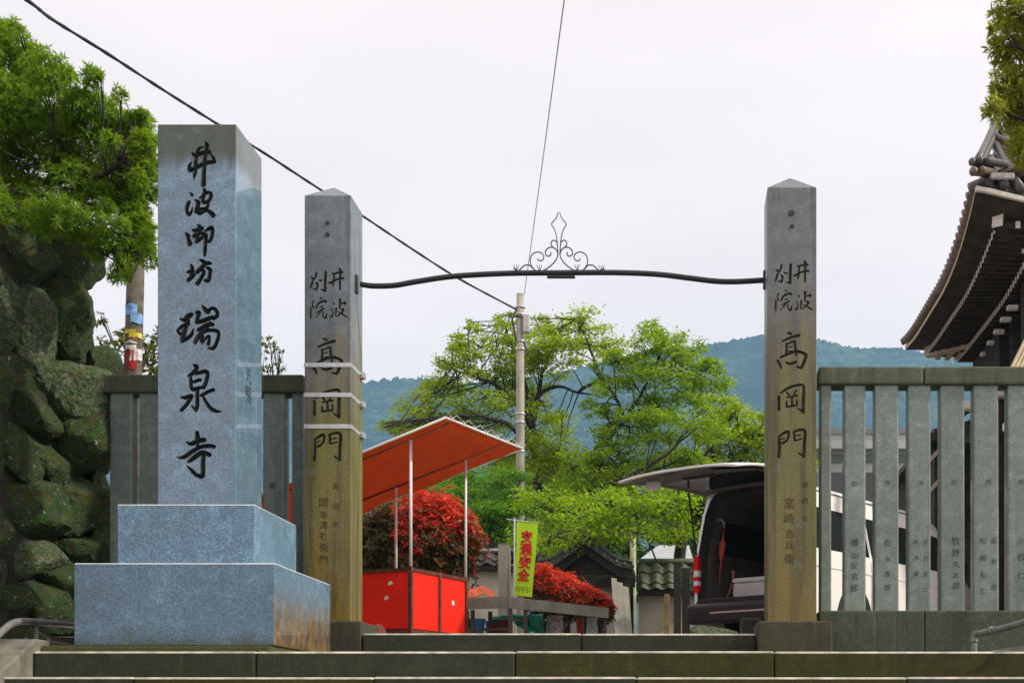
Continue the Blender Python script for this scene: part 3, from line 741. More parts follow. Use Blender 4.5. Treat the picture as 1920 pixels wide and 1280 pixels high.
def limb_tube(mb, pts, r0, r1, seg=7, wob=0.0):
    P = cat_rom([tuple(p) for p in pts], 5); n = len(P)
    Q = [Vector(p) + (noise.noise_vector(Vector(p) * 2.3) * wob) for p in P]
    mb.tube(Q, [r0 + (r1 - r0) * i / (n - 1) for i in range(n)], seg)
    return Q
def nearest(S, p):
    d = sorted(((q_ - p).length, i) for i, q_ in enumerate(S))
    near = [i for l, i in d if l < d[0][0] * 1.45 + 0.05]
    return S[rnd.choice(near)]

def make_tree(name, label, base, trunk, limbs, pads, mats, leaf, group=None, cat='tree', twig_r=0.02, dens=1.0, flat=0.55, fan=5, mode='spray'):
    """trunk: (points, r0, r1); limbs: list of the same; pads: (centre, rx, ry, rz) in metres"""
    t_ = empty(name, base, label, cat, group)
    mb = MB(); S = limb_tube(mb, trunk[0], trunk[1], trunk[2], 10, 0.03)
    mb.build('trunk', mats[1], t_, base, True)
    mb = MB()
    for (pts, r0, r1) in limbs: S = S + limb_tube(mb, pts, r0, r1, 7, 0.06)
    TW = []
    for (c, rx, ry, rz) in pads:
        q_ = nearest(S, c); mid = (q_ + c) / 2 + Vector((rnd.uniform(-.1, .1) * rx, 0, rnd.uniform(-0.1, 0.25) * rz))
        L = limb_tube(mb, [q_, mid, c], twig_r * 1.6, twig_r * 0.7, 5, 0.03)
        for k in range(fan):
            e = c + Vector((rnd.uniform(-1, 1) * rx * 0.85, rnd.uniform(-1, 1) * ry * 0.85, rnd.uniform(-0.3, 0.8) * rz))
            st = L[rnd.randrange(len(L) // 2, len(L))]
            limb_tube(mb, [st, (st + e) / 2 + Vector((0, 0, 0.08 * rx)), e], twig_r * 0.6, twig_r * 0.2, 4)
    mb.build('branches', mats[1], t_, base, True)
    CC, DD, NN, LL, WW = [], [], [], [], []
    for (c, rx, ry, rz) in pads:
        vol = rx * rz
        if mode == 'rosette':
            n = max(4, int(dens * vol)); B = in_ball(n, 0.0) * np.array([rx, ry, rz]) + np.array(c)
            A = unit(B - np.array(c) + np.array([0, 0, 0.4 * rz]) + 0.25 * rx * NPR.normal(size=(n, 3)))
            a, b, d, e, f = rosettes(B, A, leaf[2], leaf[0], leaf[1])
        else:
            ns = max(6, int(rx * rz * 9))                 # flat sprays inside the pad
            sc_ = in_ball(ns) * np.array([rx, ry, rz]) + np.array(c)
            n = max(10, int(dens * vol / ns)); 
            a = (sc_[:, None, :] + NPR.normal(size=(ns, n, 3)) * np.array([0.30, 0.30, 0.12]) * min(1.0, rx)).reshape(-1, 3)
            m = len(a); b = unit(NPR.normal(size=(m, 3)) * np.array([1, 1, 0.45]) + np.array([0, 0, -0.1]))
            d = unit(NPR.normal(size=(m, 3)) * 0.55 + np.array([0, 0, 1])); d = unit(d - b * np.sum(b * d, 1, keepdims=True))
            e = leaf[0] * NPR.uniform(0.45, 1.4, m); f = leaf[1] * NPR.uniform(0.6, 1.25, m)
        CC.append(a); DD.append(b); NN.append(d); LL.append(e); WW.append(f)
    leaves_obj('crown', np.concatenate(CC), np.concatenate(DD), np.concatenate(NN), np.concatenate(LL), np.concatenate(WW), mats[0], t_, base)
    return t_
def px_pads(L, D, jit, depth=0.8, sx=1.0, kids=0):
    out = []
    for (a, b, rx, ry) in L:
        d = D + rnd.uniform(-jit, jit)
        out.append((W(a, b, d), rx * d / F * sx, rx * d / F * depth, ry * d / F))
        for k in range(kids):
            t_ = rnd.uniform(0, 6.28); q_ = rnd.uniform(0.7, 1.15); f_ = rnd.uniform(0.35, 0.6); d = D + rnd.uniform(-jit, jit)
            out.append((W(a + math.cos(t_) * rx * q_, b + math.sin(t_) * ry * q_, d), rx * f_ * d / F, rx * f_ * d / F * depth, ry * f_ * d / F))
    return out

# evergreen above the boulder wall
M['ever'] = leaf_mat('evergreen_leaf', (0.06, 0.15, 0.010), (0.27, 0.44, 0.02), 0.5)
PADS = [(20, 100, 50, 55), (85, 135, 48, 45), (60, 205, 75, 55), (150, 185, 45, 40), (200, 225, 55, 42), (120, 275, 85, 55), (25, 295, 60, 75), (220, 300, 55, 50), (268, 285, 26, 45),
        (150, 350, 75, 50), (60, 390, 80, 55), (248, 380, 40, 50), (200, 430, 45, 35), (270, 440, 25, 40), (105, 405, 65, 38), (30, 440, 60, 30), (258, 240, 24, 26), (264, 216, 18, 15), (276, 262, 16, 26), (262, 310, 26, 36), (258, 420, 26, 40), (282, 340, 18, 45), (225, 350, 40, 40), (240, 470, 34, 26), (222, 515, 18, 20), (280, 480, 16, 24), (185, 470, 24, 16), (170, 140, 20, 16), (225, 175, 14, 12), (5, 190, 40, 60), (10, 60, 22, 28),
        (-60, 120, 60, 70), (-70, 240, 70, 80), (-60, 360, 70, 80), (-140, 180, 70, 80), (-150, 320, 80, 80)]
b0 = W(-40, 470, 11.4); b0.z = zt - 0.1
make_tree('evergreen_tree', 'dense evergreen tree with narrow whorled leaves leaning over the boulder wall', b0,
          ([b0, W(-30, 380, 11.2), W(-10, 280, 11.0), W(10, 170, 10.9)], 0.11, 0.03),
          [([W(-28, 380, 11.2), W(60, 340, 10.5), W(150, 330, 10.1), W(250, 300, 9.9)], 0.05, 0.012), ([W(-15, 300, 11.0), W(80, 220, 10.7), W(190, 220, 10.5)], 0.045, 0.012),
           ([W(-28, 400, 11.2), W(90, 400, 10.2), W(190, 430, 9.9), W(235, 520, 9.9)], 0.04, 0.006), ([W(-10, 280, 11), W(-90, 220, 11), W(-150, 180, 11)], 0.05, 0.01)],
          px_pads(PADS, 10.05, 0.45, kids=1), (M['ever'], M['bark2']), (0.056, 0.0105, 11), twig_r=0.006, dens=6600, fan=7, mode='rosette')
# loose twigs hanging out of that tree
TW = [(232, 500, 20, 26), (215, 540, 12, 18), (275, 500, 18, 24), (200, 480, 22, 18), (165, 470, 16, 14), (290, 400, 12, 30)]
b0 = W(262, 430, 10.6)
# evergreen at the top right
PADS = [(1905, 25, 45, 35), (1870, 50, 16, 12), (1900, 95, 40, 40), (1868, 88, 20, 16), (1895, 160, 42, 40), (1862, 205, 20, 20), (1905, 215, 35, 40), (1912, 275, 22, 34), (1970, 60, 60, 60), (1975, 180, 60, 70), (1960, 290, 45, 50), (2060, 120, 70, 80), (2060, 260, 60, 70), (2150, 60, 70, 70), (2160, 190, 75, 80), (2140, 320, 60, 60), (2020, -40, 70, 60), (2120, -60, 70, 60), (2240, 130, 60, 80), (2230, 270, 60, 70)]
b0 = Vector((4.35, 12.6, gz(12.6)))
M['ever2'] = leaf_mat('evergreen_leaf_sunny', (0.12, 0.17, 0.012), (0.38, 0.42, 0.03), 0.5)
make_tree('evergreen_tree', 'yellow-green evergreen hanging in front of the temple roof', b0,
          ([b0, Vector((4.4, 12.5, 4.5)), W(2080, 400, 12.2), W(2060, 200, 12.0), W(2040, 60, 12)], 0.14, 0.04),
          [([W(2075, 380, 12.2), W(1990, 280, 11.9), W(1920, 220, 11.8)], 0.04, 0.01), ([W(2060, 250, 12), W(1980, 140, 11.8), W(1910, 90, 11.7)], 0.04, 0.01)],
          px_pads(PADS, 11.8, 0.3), (M['ever2'], M['bark2']), (0.085, 0.020, 10), twig_r=0.008, dens=2600, fan=5, mode='rosette')

# leaning old pole with scraps of posters, behind the short fence
M['oldpole'] = plain('weathered_pole', (0.12, 0.115, 0.09), 0.9, 0.4, 9, bump=0.4)
pb = W(243, 1130, 13.0); pb.z = gz(13)
pole = empty('old_pole', pb, 'leaning weathered pole with tattered posters rising behind the short fence', 'pole')
MB().tube([pb, W(249, 700, 13), W(256, 450, 13), (W(264, 215, 13))], [0.092, 0.088, 0.084, 0.08], 14).build('shaft', M['oldpole'], pole, pb, True)
for nm, col, pts in (('blue', (0.15, 0.32, 0.6), [(240, 600, -40, 20), (262, 585, 0, 22)]), ('yellow', (0.6, 0.52, 0.04), [(243, 632, -30, 10), (258, 626, 10, 9)]), ('red', (0.35, 0.03, 0.02), [(252, 680, 0, 36)]), ('white', (0.6, 0.6, 0.62), [(257, 655, 5, 9), (240, 668, -35, 24), (255, 645, 0, 6)]), ('brown', (0.18, 0.09, 0.04), [(256, 640, 0, 12)])):
    mt = plain('poster_' + nm, col, 0.7, 0.35, 20)
    for (px, py, a0, hh) in pts:
        m_ = MB(); c0 = W(px, py, 13); ax = W(252, py, 13); n = 7; vs = []
        for i in range(n):
            a = R(-a0 - 40 + 80 * i / (n - 1)) - R(90)
            for sz in (-1, 1):
                rr = 0.0925 + 0.004 * rnd.random()
                vs.append((ax.x + rr * math.cos(a), ax.y + rr * math.sin(a), c0.z + sz * hh * 13 / F / 2 * rnd.uniform(0.75, 1.15)))
        m_.add(vs, [(2 * i, 2 * i + 2, 2 * i + 3, 2 * i + 1) for i in range(n - 1)])
        m_.build('poster_scrap', mt, pole, pb)

# shrubs behind the short fence
M['shrubleaf'] = leaf_mat('shrub_leaf', (0.05, 0.09, 0.015), (0.16, 0.20, 0.04), 0.45)
M['redleaf'] = leaf_mat('red_leaf', (0.20, 0.02, 0.008), (0.40, 0.06, 0.015), 0.4)
def shrub(label, pads, D, mat, leaf, dens, group=None, name='shrub'):
    c = px_pads(pads, D, 0.25)
    bx = sum(p[0].x for p in c) / len(c); base = Vector((bx, D, gz(D)))
    top = max(p[0].z for p in c)
    return make_tree(name, label, base, ([base, base + Vector((0.02, 0, (top - base.z) * 0.45)), base + Vector((0.05, 0, (top - base.z) * 0.8))], 0.03, 0.012), [], c, (mat, M['bark2']), leaf, group, 'shrub', 0.008, dens, fan=8, mode='rosette')
shrub('thin leafy green shrub showing above the short fence, left of the monument', [(200, 660, 28, 30), (228, 640, 20, 25), (190, 600, 8, 22), (275, 650, 25, 30), (285, 685, 25, 20), (295, 630, 12, 20)], 14.0, M['shrubleaf'], (0.065, 0.028, 6), 1300)
shrub('low red-leaved shrub at the foot of the old pole', [(205, 688, 24, 16), (225, 695, 20, 12)], 13.6, M['redleaf'], (0.065, 0.025, 6), 2200)
shrub('sparse green shrub showing above the short fence, right of the monument', [(508, 645, 18, 14), (525, 660, 14, 10), (500, 690, 18, 10), (525, 685, 16, 8), (480, 660, 20, 30)], 14.4, M['shrubleaf'], (0.06, 0.026, 5), 900)

# ------------------------------------------------------------------ stair side walls and handrails
def side_wall(label, pts, xa, xb):
    m_ = MB(); n = len(pts)
    vs = [(xa, y, z) for y, z in pts] + [(xb, y, z) for y, z in pts]
    m_.add(vs, [tuple(range(n)), tuple(range(2 * n - 1, n - 1, -1))] + [(i, i + n, (i + 1) % n + n, (i + 1) % n) for i in range(n)])
    o = m_.build('stair_wall', M['concrete'])
    bm = bmesh.new(); bm.from_mesh(o.data); bmesh.ops.recalc_face_normals(bm, faces=bm.faces); bmesh.ops.bevel(bm, geom=list(bm.edges), offset=0.012, segments=2, affect='EDGES', profile=0.5)
    bm.to_mesh(o.data); bm.free()
    return tag(o, label, 'stair wall', 'concrete walls flanking the stairs')
zq = CAMZ + 153 / F * 8.5
side_wall('sloping concrete side wall of the stairs at the foot of the boulder wall', [(5.2, 0), (9.6, 0), (9.6, zq), (8.5, zq), (5.2, zq - 1.75)], XL - 0.004, XL - 0.26)
xrw = xs(1838, 8.85)
m_ = MB(); m_.hexa([(xrw, 8.85, Z2), (4.3, 8.85, Z2), (4.3, 9.15, Z2), (xrw, 9.15, Z2), (xrw, 8.85, Z2 + 0.015), (4.3, 8.85, Z2 + 0.36), (4.3, 9.15, Z2 + 0.36), (xrw, 9.15, Z2 + 0.015)])
tag(m_.build('stair_wall', M['concrete']), 'pale concrete coping rising beside the elbowed handrail', 'stair wall', 'concrete walls flanking the stairs')
def handrail(label, path, posts, clamps=()):
    P = [Vector(p) for p in path]; base = Vector((P[1].x, P[1].y, Z2 - 0.1))
    h = empty('handrail', base, label, 'handrail', 'pipe handrails of the stairs')
    MB().tube([Vector(p) for p in cat_rom([tuple(p) for p in P], 6)], 0.024, 10).build('pipe', M['pipe'], h, base, True)
    for p in posts: MB().tube([p, Vector((p[0], p[1], Z2 - 0.35))], 0.017, 8).build('post', M['pipe'], h, base, True)
    for a, b in clamps: MB().tube([a, b], 0.031, 10).build('coupling', M['pipe'], h, base, True)
    return h
handrail('grey pipe handrail bending beside the boulder wall', [W(-60, 1250, 7.9), W(0, 1186, 8.4), W(32, 1165, 8.7), W(78, 1166, 9.0), W(150, 1172, 9.6), W(210, 1176, 10.1)],
         [W(68, 1168, 8.95)], [(W(76, 1166, 8.99), W(79, 1166, 9.01))])
m0 = W(1827, 1230, 8.9)
handrail('grey pipe handrail with an elbow in front of the long fence', [W(1826, 1225, 8.9), W(1826, 1205, 8.9), W(1828, 1190, 8.9), W(1840, 1186, 8.85), W(1880, 1177, 8.7), W(1960, 1157, 8.4), W(2060, 1150, 8.0)],
         [W(2040, 1152, 8.1)], [(W(1856, 1182, 8.79), W(1861, 1181, 8.77)), (W(1826, 1203, 8.9), W(1826, 1199, 8.9))])

# ------------------------------------------------------------------ utility pole and cables
DP = 32.0
M['concpole'] = plain('concrete_pole', (0.30, 0.30, 0.25), 0.85, 0.2, 3)
ub = W(975, 1200, DP); ub.z = gz(DP)
up = empty('utility_pole', ub, 'slim concrete utility pole with a small grey box near its top', 'utility pole')
MB().tube([ub, W(975.5, 800, DP), W(975.5, 551, DP)], [0.115, 0.106, 0.09], 16).build('shaft', M['concpole'], up, ub, True)
c = W(985, 611, DP)
bevel_box(c.x - 0.03, c.x + 0.13, DP - 0.26, DP - 0.05, c.z - 0.22, c.z + 0.22, 0.02, 'junction_box', plain('grey_box', (0.42, 0.43, 0.43), 0.5, 0.1), up, ub, 2)
for py in (576, 590, 640, 655, 776, 792, 961, 846):
    c = W(975.5, py, DP); MB().tube([c - Vector((0, 0, 0.02)), c + Vector((0, 0, 0.02))], 0.125, 14).build('band', M['steel'], up, ub, True)
m_ = MB()
for a, b in (((968, 580), (960, 600)), ((960, 600), (968, 640)), ((966, 592), (985, 596)), ((982, 640), (990, 668))):
    m_.tube([W(*a, DP - 0.16), W(*b, DP - 0.18)], 0.025, 6)
m_.build('cable_bracket', M['iron'], up, ub)
cab = [(968, 580), (860, 522), (770, 465), (680, 405), (600, 355), (500, 290), (400, 228), (300, 165), (200, 100), (100, 38), (50, 0), (-120, -118), (-330, -270)]
n = len(cab); P = [tuple(W(a, b, DP - 0.15 - (DP - 14) * (i / (n - 1)))) for i, (a, b) in enumerate(cab)]
P = [Vector(p) for p in cat_rom(P, 8)]
rr = [0.019 + 0.006 * (0.5 + 0.5 * math.sin(i * 1.9)) + 0.006 * rnd.random() for i in range(len(P))]
o = MB().tube(P, rr, 7).build('power_cable', M['black'], None, (0, 0, 0), True); tag(o, 'thick black lashed cable sagging down to the utility pole', 'cable')
P = [W(983, 551, DP), W(1015, 320, 24), W(1058, 0, 17), W(1085, -190, 14.5)]
o = MB().tube([Vector(p) for p in cat_rom([tuple(p) for p in P], 6)], 0.0075, 6).build('wire', M['black'], None, (0, 0, 0), True); tag(o, 'hair-thin straight wire climbing from the top of the utility pole', 'wire')

# ------------------------------------------------------------------ big trees behind the plaza
M['spring'] = leaf_mat('spring_leaf', (0.12, 0.23, 0.010), (0.40, 0.55, 0.02), 0.5)
M['spring2'] = leaf_mat('spring_leaf_deep', (0.09, 0.21, 0.010), (0.33, 0.51, 0.02), 0.5)
M['maple'] = leaf_mat('maple_leaf', (0.045, 0.17, 0.012), (0.16, 0.36, 0.03), 0.5)
M['pine'] = leaf_mat('pine_needle', (0.035, 0.06, 0.012), (0.09, 0.13, 0.02), 0.3)
DA_, DB_ = 39.0, 36.5
PA = [(945, 605, 22, 18), (905, 640, 46, 24), (868, 676, 42, 24), (838, 692, 36, 20), (930, 685, 55, 30), (1010, 640, 55, 28), (1055, 608, 38, 22), (1088, 592, 34, 14), (1120, 632, 40, 24), (1012, 690, 55, 34), (1080, 660, 40, 26),
      (880, 728, 62, 32), (935, 750, 50, 30), (850, 762, 46, 20), (785, 782, 52, 17), (730, 802, 34, 12), (765, 800, 40, 12), (1000, 740, 40, 26), (1025, 775, 34, 20), (1048, 800, 36, 20), (1000, 835, 44, 32), (1050, 845, 46, 26), (950, 820, 50, 36), (900, 800, 50, 28),
      (965, 890, 50, 40), (1010, 880, 48, 36), (1055, 885, 40, 28), (860, 640, 20, 12), (890, 610, 14, 10), (1145, 650, 22, 14), (815, 735, 40, 20), (780, 760, 34, 16), (860, 800, 50, 22), (800, 815, 36, 14), (970, 660, 36, 26), (1040, 655, 36, 24), (960, 720, 40, 26)]
bA = W(1012, 1100, DA_); bA.z = gz(DA_)
make_tree('cherry_tree', 'broad spring-green tree standing behind the utility pole', bA,
          ([bA, W(1008, 950, DA_), W(1003, 860, DA_), W(1000, 800, DA_)], 0.165, 0.070),
          [([W(1000, 800, DA_), W(975, 765, DA_), W(935, 725, DA_ - .5), W(890, 705, DA_ - 1), W(845, 690, DA_ - 1)], 0.110, 0.020), ([W(1000, 800, DA_), W(1010, 745, DA_), W(1040, 725, DA_), W(1085, 735, DA_), W(1130, 745, DA_)], 0.094, 0.015),
           ([W(1000, 800, DA_), W(985, 720, DA_ + .5), W(960, 650, DA_ + 1), W(945, 600, DA_ + 1)], 0.088, 0.010), ([W(1010, 745, DA_), W(1020, 690, DA_), W(1055, 620, DA_)], 0.066, 0.010), ([W(1128, 708, DA_ - 1), W(1112, 672, DA_ - 1), W(1095, 630, DA_ - 1), W(1080, 598, DA_ - 1)], 0.061, 0.010), ([W(1085, 735, DA_), W(1128, 708, DA_ - 1)], 0.055, 0.050),
           ([W(1003, 850, DA_), W(960, 800, DA_ - 1), W(900, 780, DA_ - 1.5), W(800, 785, DA_ - 2), W(720, 800, DA_ - 2)], 0.088, 0.010), ([W(1005, 880, DA_), W(1040, 850, DA_ - .6), W(1060, 815, DA_ - .8)], 0.066, 0.015)],
          px_pads(PA, DA_, 1.1, kids=3), (M['spring'], M['bark2']), (0.115, 0.065), 'spring trees behind the plaza', twig_r=0.014, dens=2150, fan=6)
PB = [(1225, 622, 30, 18), (1248, 636, 38, 16), (1205, 645, 36, 20), (1185, 672, 46, 26), (1145, 682, 34, 22), (1280, 690, 46, 32), (1230, 705, 60, 32), (1300, 668, 32, 26), (1178, 722, 50, 28), (1330, 690, 22, 18), (1255, 760, 60, 34), (1205, 775, 40, 28), (1150, 800, 34, 30), (1320, 735, 40, 20),
      (1295, 800, 60, 36), (1180, 855, 55, 40), (1240, 850, 62, 42), (1150, 880, 50, 30), (1110, 905, 55, 32), (1300, 850, 50, 36), (1210, 905, 60, 34), (1060, 935, 50, 34), (1110, 760, 26, 22), (1125, 820, 30, 24), (1090, 870, 36, 26), (1345, 710, 34, 20), (1270, 640, 20, 14), (1130, 850, 30, 24), (1240, 800, 44, 30)]
bB = W(1085, 1100, DB_); bB.z = gz(DB_)
make_tree('cherry_tree', 'crooked dark-limbed spring tree behind the raised van tailgate', bB,
          ([bB, W(1085, 990, DB_), W(1105, 930, DB_), W(1125, 880, DB_)], 0.154, 0.075),
          [([W(1125, 880, DB_), W(1119, 842, DB_), W(1150, 812, DB_), W(1178, 775, DB_), W(1207, 730, DB_), W(1224, 700, DB_)], 0.094, 0.030), ([W(1170, 785, DB_), W(1160, 755, DB_), W(1150, 735, DB_)], 0.055, 0.020),
           ([W(1224, 700, DB_), W(1235, 665, DB_), W(1225, 625, DB_)], 0.033, 0.010), ([W(1224, 700, DB_), W(1275, 695, DB_), W(1320, 700, DB_)], 0.033, 0.007),
           ([W(1085, 960, DB_), W(1120, 922, DB_ - .5), W(1180, 896, DB_ - 1), W(1240, 902, DB_ - 1), W(1265, 910, DB_ - 1), W(1275, 930, DB_ - 1)], 0.121, 0.030), ([W(1180, 896, DB_ - 1), W(1250, 850, DB_ - 1.2), W(1310, 800, DB_ - 1.4)], 0.066, 0.015), ([W(1140, 905, DB_), W(1230, 880, DB_), W(1300, 850, DB_)], 0.066, 0.015)],
          px_pads(PB, DB_, 1.0, kids=3), (M['spring2'], M['bark2']), (0.115, 0.065), 'spring trees behind the plaza', twig_r=0.014, dens=2150, fan=6)
PC = [(1350, 770, 45, 28), (1385, 790, 44, 34), (1330, 800, 40, 28), (1360, 835, 55, 34), (1405, 830, 40, 45), (1420, 800, 30, 30), (1300, 880, 50, 40), (1370, 880, 60, 45), (1440, 860, 50, 60), (1500, 880, 50, 50), (1470, 820, 36, 30)]
bC = W(1390, 1100, 42); bC.z = gz(42)
make_tree('spring_tree', 'yellow-green bushy tree behind the roof of the white van', bC, ([bC, W(1385, 950, 42), W(1370, 850, 42)], 0.3, 0.1),
          [([W(1385, 940, 42), W(1340, 870, 42), W(1330, 800, 42)], 0.12, 0.03), ([W(1380, 900, 42), W(1400, 840, 42), W(1420, 800, 42)], 0.1, 0.03)], px_pads(PC, 42, 1.0, kids=2), (M['spring'], M['bark2']), (0.16, 0.09), 'spring trees behind the plaza', twig_r=0.022, dens=1300, fan=6)
PD = [(1100, 985, 75, 34), (1180, 960, 70, 36), (1235, 960, 60, 40), (1030, 985, 60, 36), (1160, 1005, 70, 22), (1250, 1000, 50, 34), (1290, 950, 30, 60), (1070, 1015, 50, 18), (1010, 950, 50, 34), (1130, 940, 50, 24), (1000, 1020, 40, 22), (1060, 1030, 36, 14), (1085, 1012, 34, 12)]
bD = W(1270, 1120, 27.4); bD.z = gz(27.4)
make_tree('pine_tree', 'low wide tree with a long dark horizontal bough above the small tiled gate', bD, ([bD, W(1275, 1040, 27), W(1285, 985, 27)], 0.16, 0.10),
          [([W(1280, 990, 27), W(1230, 985, 27), W(1170, 1000, 27), W(1110, 990, 27), W(1040, 1000, 27)], 0.09, 0.025), ([W(1282, 985, 27), W(1240, 950, 27), W(1170, 950, 27)], 0.06, 0.02)], px_pads(PD, 25.6, 1.3, kids=1), (M['spring2'], M['bark2']), (0.10, 0.055), None, twig_r=0.016, dens=2600, fan=5)
PE = [(880, 895, 60, 32), (930, 905, 50, 34), (860, 940, 55, 34), (920, 950, 55, 36), (960, 970, 50, 34), (900, 990, 55, 32), (845, 985, 45, 36), (985, 930, 40, 36), (960, 1015, 50, 26), (830, 915, 40, 24), (800, 890, 40, 24)]
bE = W(925, 1120, 29); bE.z = gz(29)
make_tree('maple_tree', 'vivid green maple behind the red-topped hedge and awning', bE, ([bE, W(925, 1030, 29), W(915, 970, 29)], 0.13, 0.07), [([W(920, 1000, 29), W(950, 960, 29), W(975, 930, 29)], 0.05, 0.015), ([W(918, 985, 29), W(880, 940, 29), W(850, 910, 29)], 0.05, 0.015)],
          px_pads(PE, 29, 0.8, kids=1), (M['maple'], M['bark2']), (0.085, 0.055), None, twig_r=0.012, dens=3600, fan=5)
# dark wood mass low behind the trees
def wood_mass():
    L = []
    for i in range(80):
        px = rnd.uniform(560, 1640); py = rnd.uniform(905, 1110)
        L.append((px, py, rnd.uniform(60, 110), rnd.uniform(45, 75)))
    C_ = []; 
    for c, rx, ry, rz in px_pads(L, 50, 2.0):
        C_.append(in_ball(700) * np.array([rx, ry, rz]) + np.array(c))
    C_ = np.concatenate(C_); m = len(C_)
    b = unit(NPR.normal(size=(m, 3))); d = unit(np.cross(b, NPR.normal(size=(m, 3))))
    base = (0, 50, gz(50))
    o = leaves_obj('woodland', C_, b, d, 0.32 * NPR.uniform(.6, 1.2, m), 0.2, leaf_mat('wood_leaf', (0.03, 0.09, 0.02), (0.10, 0.22, 0.03), 0.45), None, base)
    o.location = base
    tag(o, 'dark green woodland edge closing off the plaza behind the trees', 'woodland', kind='stuff')
wood_mass()

# ------------------------------------------------------------------ photinia hedges with red new growth
M['oldleaf'] = leaf_mat('photinia_old', (0.035, 0.045, 0.012), (0.12, 0.095, 0.025), 0.3, 0.35)
M['newleaf'] = leaf_mat('photinia_new', (0.55, 0.022, 0.014), (0.92, 0.10, 0.05), 0.45, 0.4)
M['midleaf'] = leaf_mat('photinia_mid', (0.16, 0.035, 0.012), (0.32, 0.09, 0.02), 0.35, 0.4)
def hedge(label, blobs, D, ln, wd, n, redz):
    bl = [(W(a, b, D + dd), rx * D / F, ry * D / F) for a, b, rx, ry, dd in blobs]
    base = Vector((sum(b[0].x for b in bl) / len(bl), D, gz(D)))
    h = empty('photinia_hedge', base, label, 'hedge', 'red-topped hedges')
    m_ = MB()
    for c, rx, rz in bl:
        for k in range(5): limb_tube(m_, [Vector((c.x + rnd.uniform(-.3, .3) * rx, c.y, gz(D))), c + Vector((rnd.uniform(-.5, .5) * rx, rnd.uniform(-.3, .3), 0))], 0.025, 0.01, 5)
    m_.build('stems', M['bark2'], h, base)
    A = []; B = []
    for c, rx, rz in bl:
        v = in_ball(n, 0.45)
        A.append(v * np.array([rx, rx * 0.9, rz]) * (1 + 0.13 * np.sin(v[:, :1] * 7 + 1) * np.cos(v[:, 2:] * 9) + 0.09 * NPR.normal(size=(n, 1))) + np.array(c)); B.append(v)
    A = np.concatenate(A); B = np.concatenate(B)
    ax = unit(B + np.array([0, 0, 0.7]) + 0.3 * NPR.normal(size=B.shape))
    hgt = B[:, 2] + 0.36 * NPR.normal(size=len(B)) + redz(A)
    rad = np.linalg.norm(B, axis=1)
    red = (hgt > 0.55) & (rad > 0.72); mid = (~red) & (hgt > 0.15) & (rad > 0.7)
    for nm, msk, mt in (('new_growth', red, M['newleaf']), ('turning_leaves', mid, M['midleaf']), ('old_leaves', ~(red | mid), M['oldleaf'])):
        if msk.sum() == 0: continue
        leaves_obj(nm, *rosettes(A[msk], ax[msk], 6, ln, wd), mt, h, base)
hedge('large rounded hedge with brilliant red top under the orange awning', [(800, 1025, 100, 104, 0), (720, 1040, 95, 90, 0.2), (640, 1045, 90, 90, 0.3), (560, 1040, 85, 85, 0.3), (830, 1010, 66, 76, -0.2)], 18.6, 0.095, 0.03, 2300, lambda A: 0.35 * ((A[:, 0] / A[:, 1] * F + U0) > 745) - 0.75 * ((A[:, 0] / A[:, 1] * F + U0) < 735))
hedge('lower hedge with red crest sloping down in front of the small tiled gate', [(1020, 1108, 42, 50, 0), (1055, 1118, 45, 46, 0), (1095, 1130, 40, 36, 0), (1128, 1142, 24, 28, 0)], 21.0, 0.06, 0.02, 1500, lambda A: 0.4)

# ------------------------------------------------------------------ red festival cart with its orange awning
def rusty(name, col):
    t = NT(name); n = t.noise(9, 6, 0.65); n2 = t.noise(2.0, 4)
    c = t.mix(t.ramp(n2, 0.3, 0.7), col, [k * 0.8 for k in col])
    c = t.mix(t.ramp(n, 0.64, 0.72, 0, 0.7), c, (0.10, 0.03, 0.015))
    return t.fin(c, 0.5, 0.3)
M['redpanel'] = rusty('red_panel', (0.90, 0.020, 0.006))
M['rustframe'] = plain('rusty_frame', (0.10, 0.03, 0.015), 0.8, 0.5, 20)
t = NT('orange_tarp'); n = t.noise(3.0, 5, 0.6); n2 = t.noise(9, 3, stretch=(1, 1, 4))
c = t.mix(t.ramp(n, 0.3, 0.7), (0.52, 0.105, 0.012), (0.68, 0.17, 0.025))
t.fin(c, 0.6, 0.3, t.math('ADD', n, n2), 0.6, 0.06)
tr = t.node("ShaderNodeBsdfTranslucent"); t.put(tr.inputs[0], (0.85, 0.2, 0.02, 1)); mx_ = t.node("ShaderNodeMixShader"); mx_.inputs[0].default_value = 0.35
t.l.new(t.b.outputs[0], mx_.inputs[1]); t.l.new(tr.outputs[0], mx_.inputs[2]); t.l.new(mx_.outputs[0], t.out.inputs['Surface'])
M['tarp'] = t.mat
M['whitepaint'] = plain('white_paint', (0.75, 0.75, 0.74), 0.45, 0.06, 8)
M['paper'] = plain('paper', (0.7, 0.66, 0.62), 0.8, 0.2, 40)
cb = Vector((-0.2112 * 14.0, 14.0, gz(14.0)))
ang = math.atan2(0.375, 0.927)                 # local -x runs left and away, local +y runs right and away
cart = empty('festival_cart', cb, 'red panelled festival cart with rusty frame and slim white corner poles', 'cart', None, -ang)
ZB, ZT, LA, LB = 0.15, 0.835, 2.3, 1.13
def rect_panel(nm, x0, x1, y0, y1, mat, parent, th=0.012):
    m_ = MB(); m_.box(x0, x1, y0, y1, ZB + 0.03, ZT - 0.02); return m_.build(nm, mat, parent)
for k in range(2):
    rect_panel('side_panel', -0.012, 0.004, 0.03 + k * LB / 2, LB / 2 - 0.02 + k * LB / 2, M['redpanel'], cart)
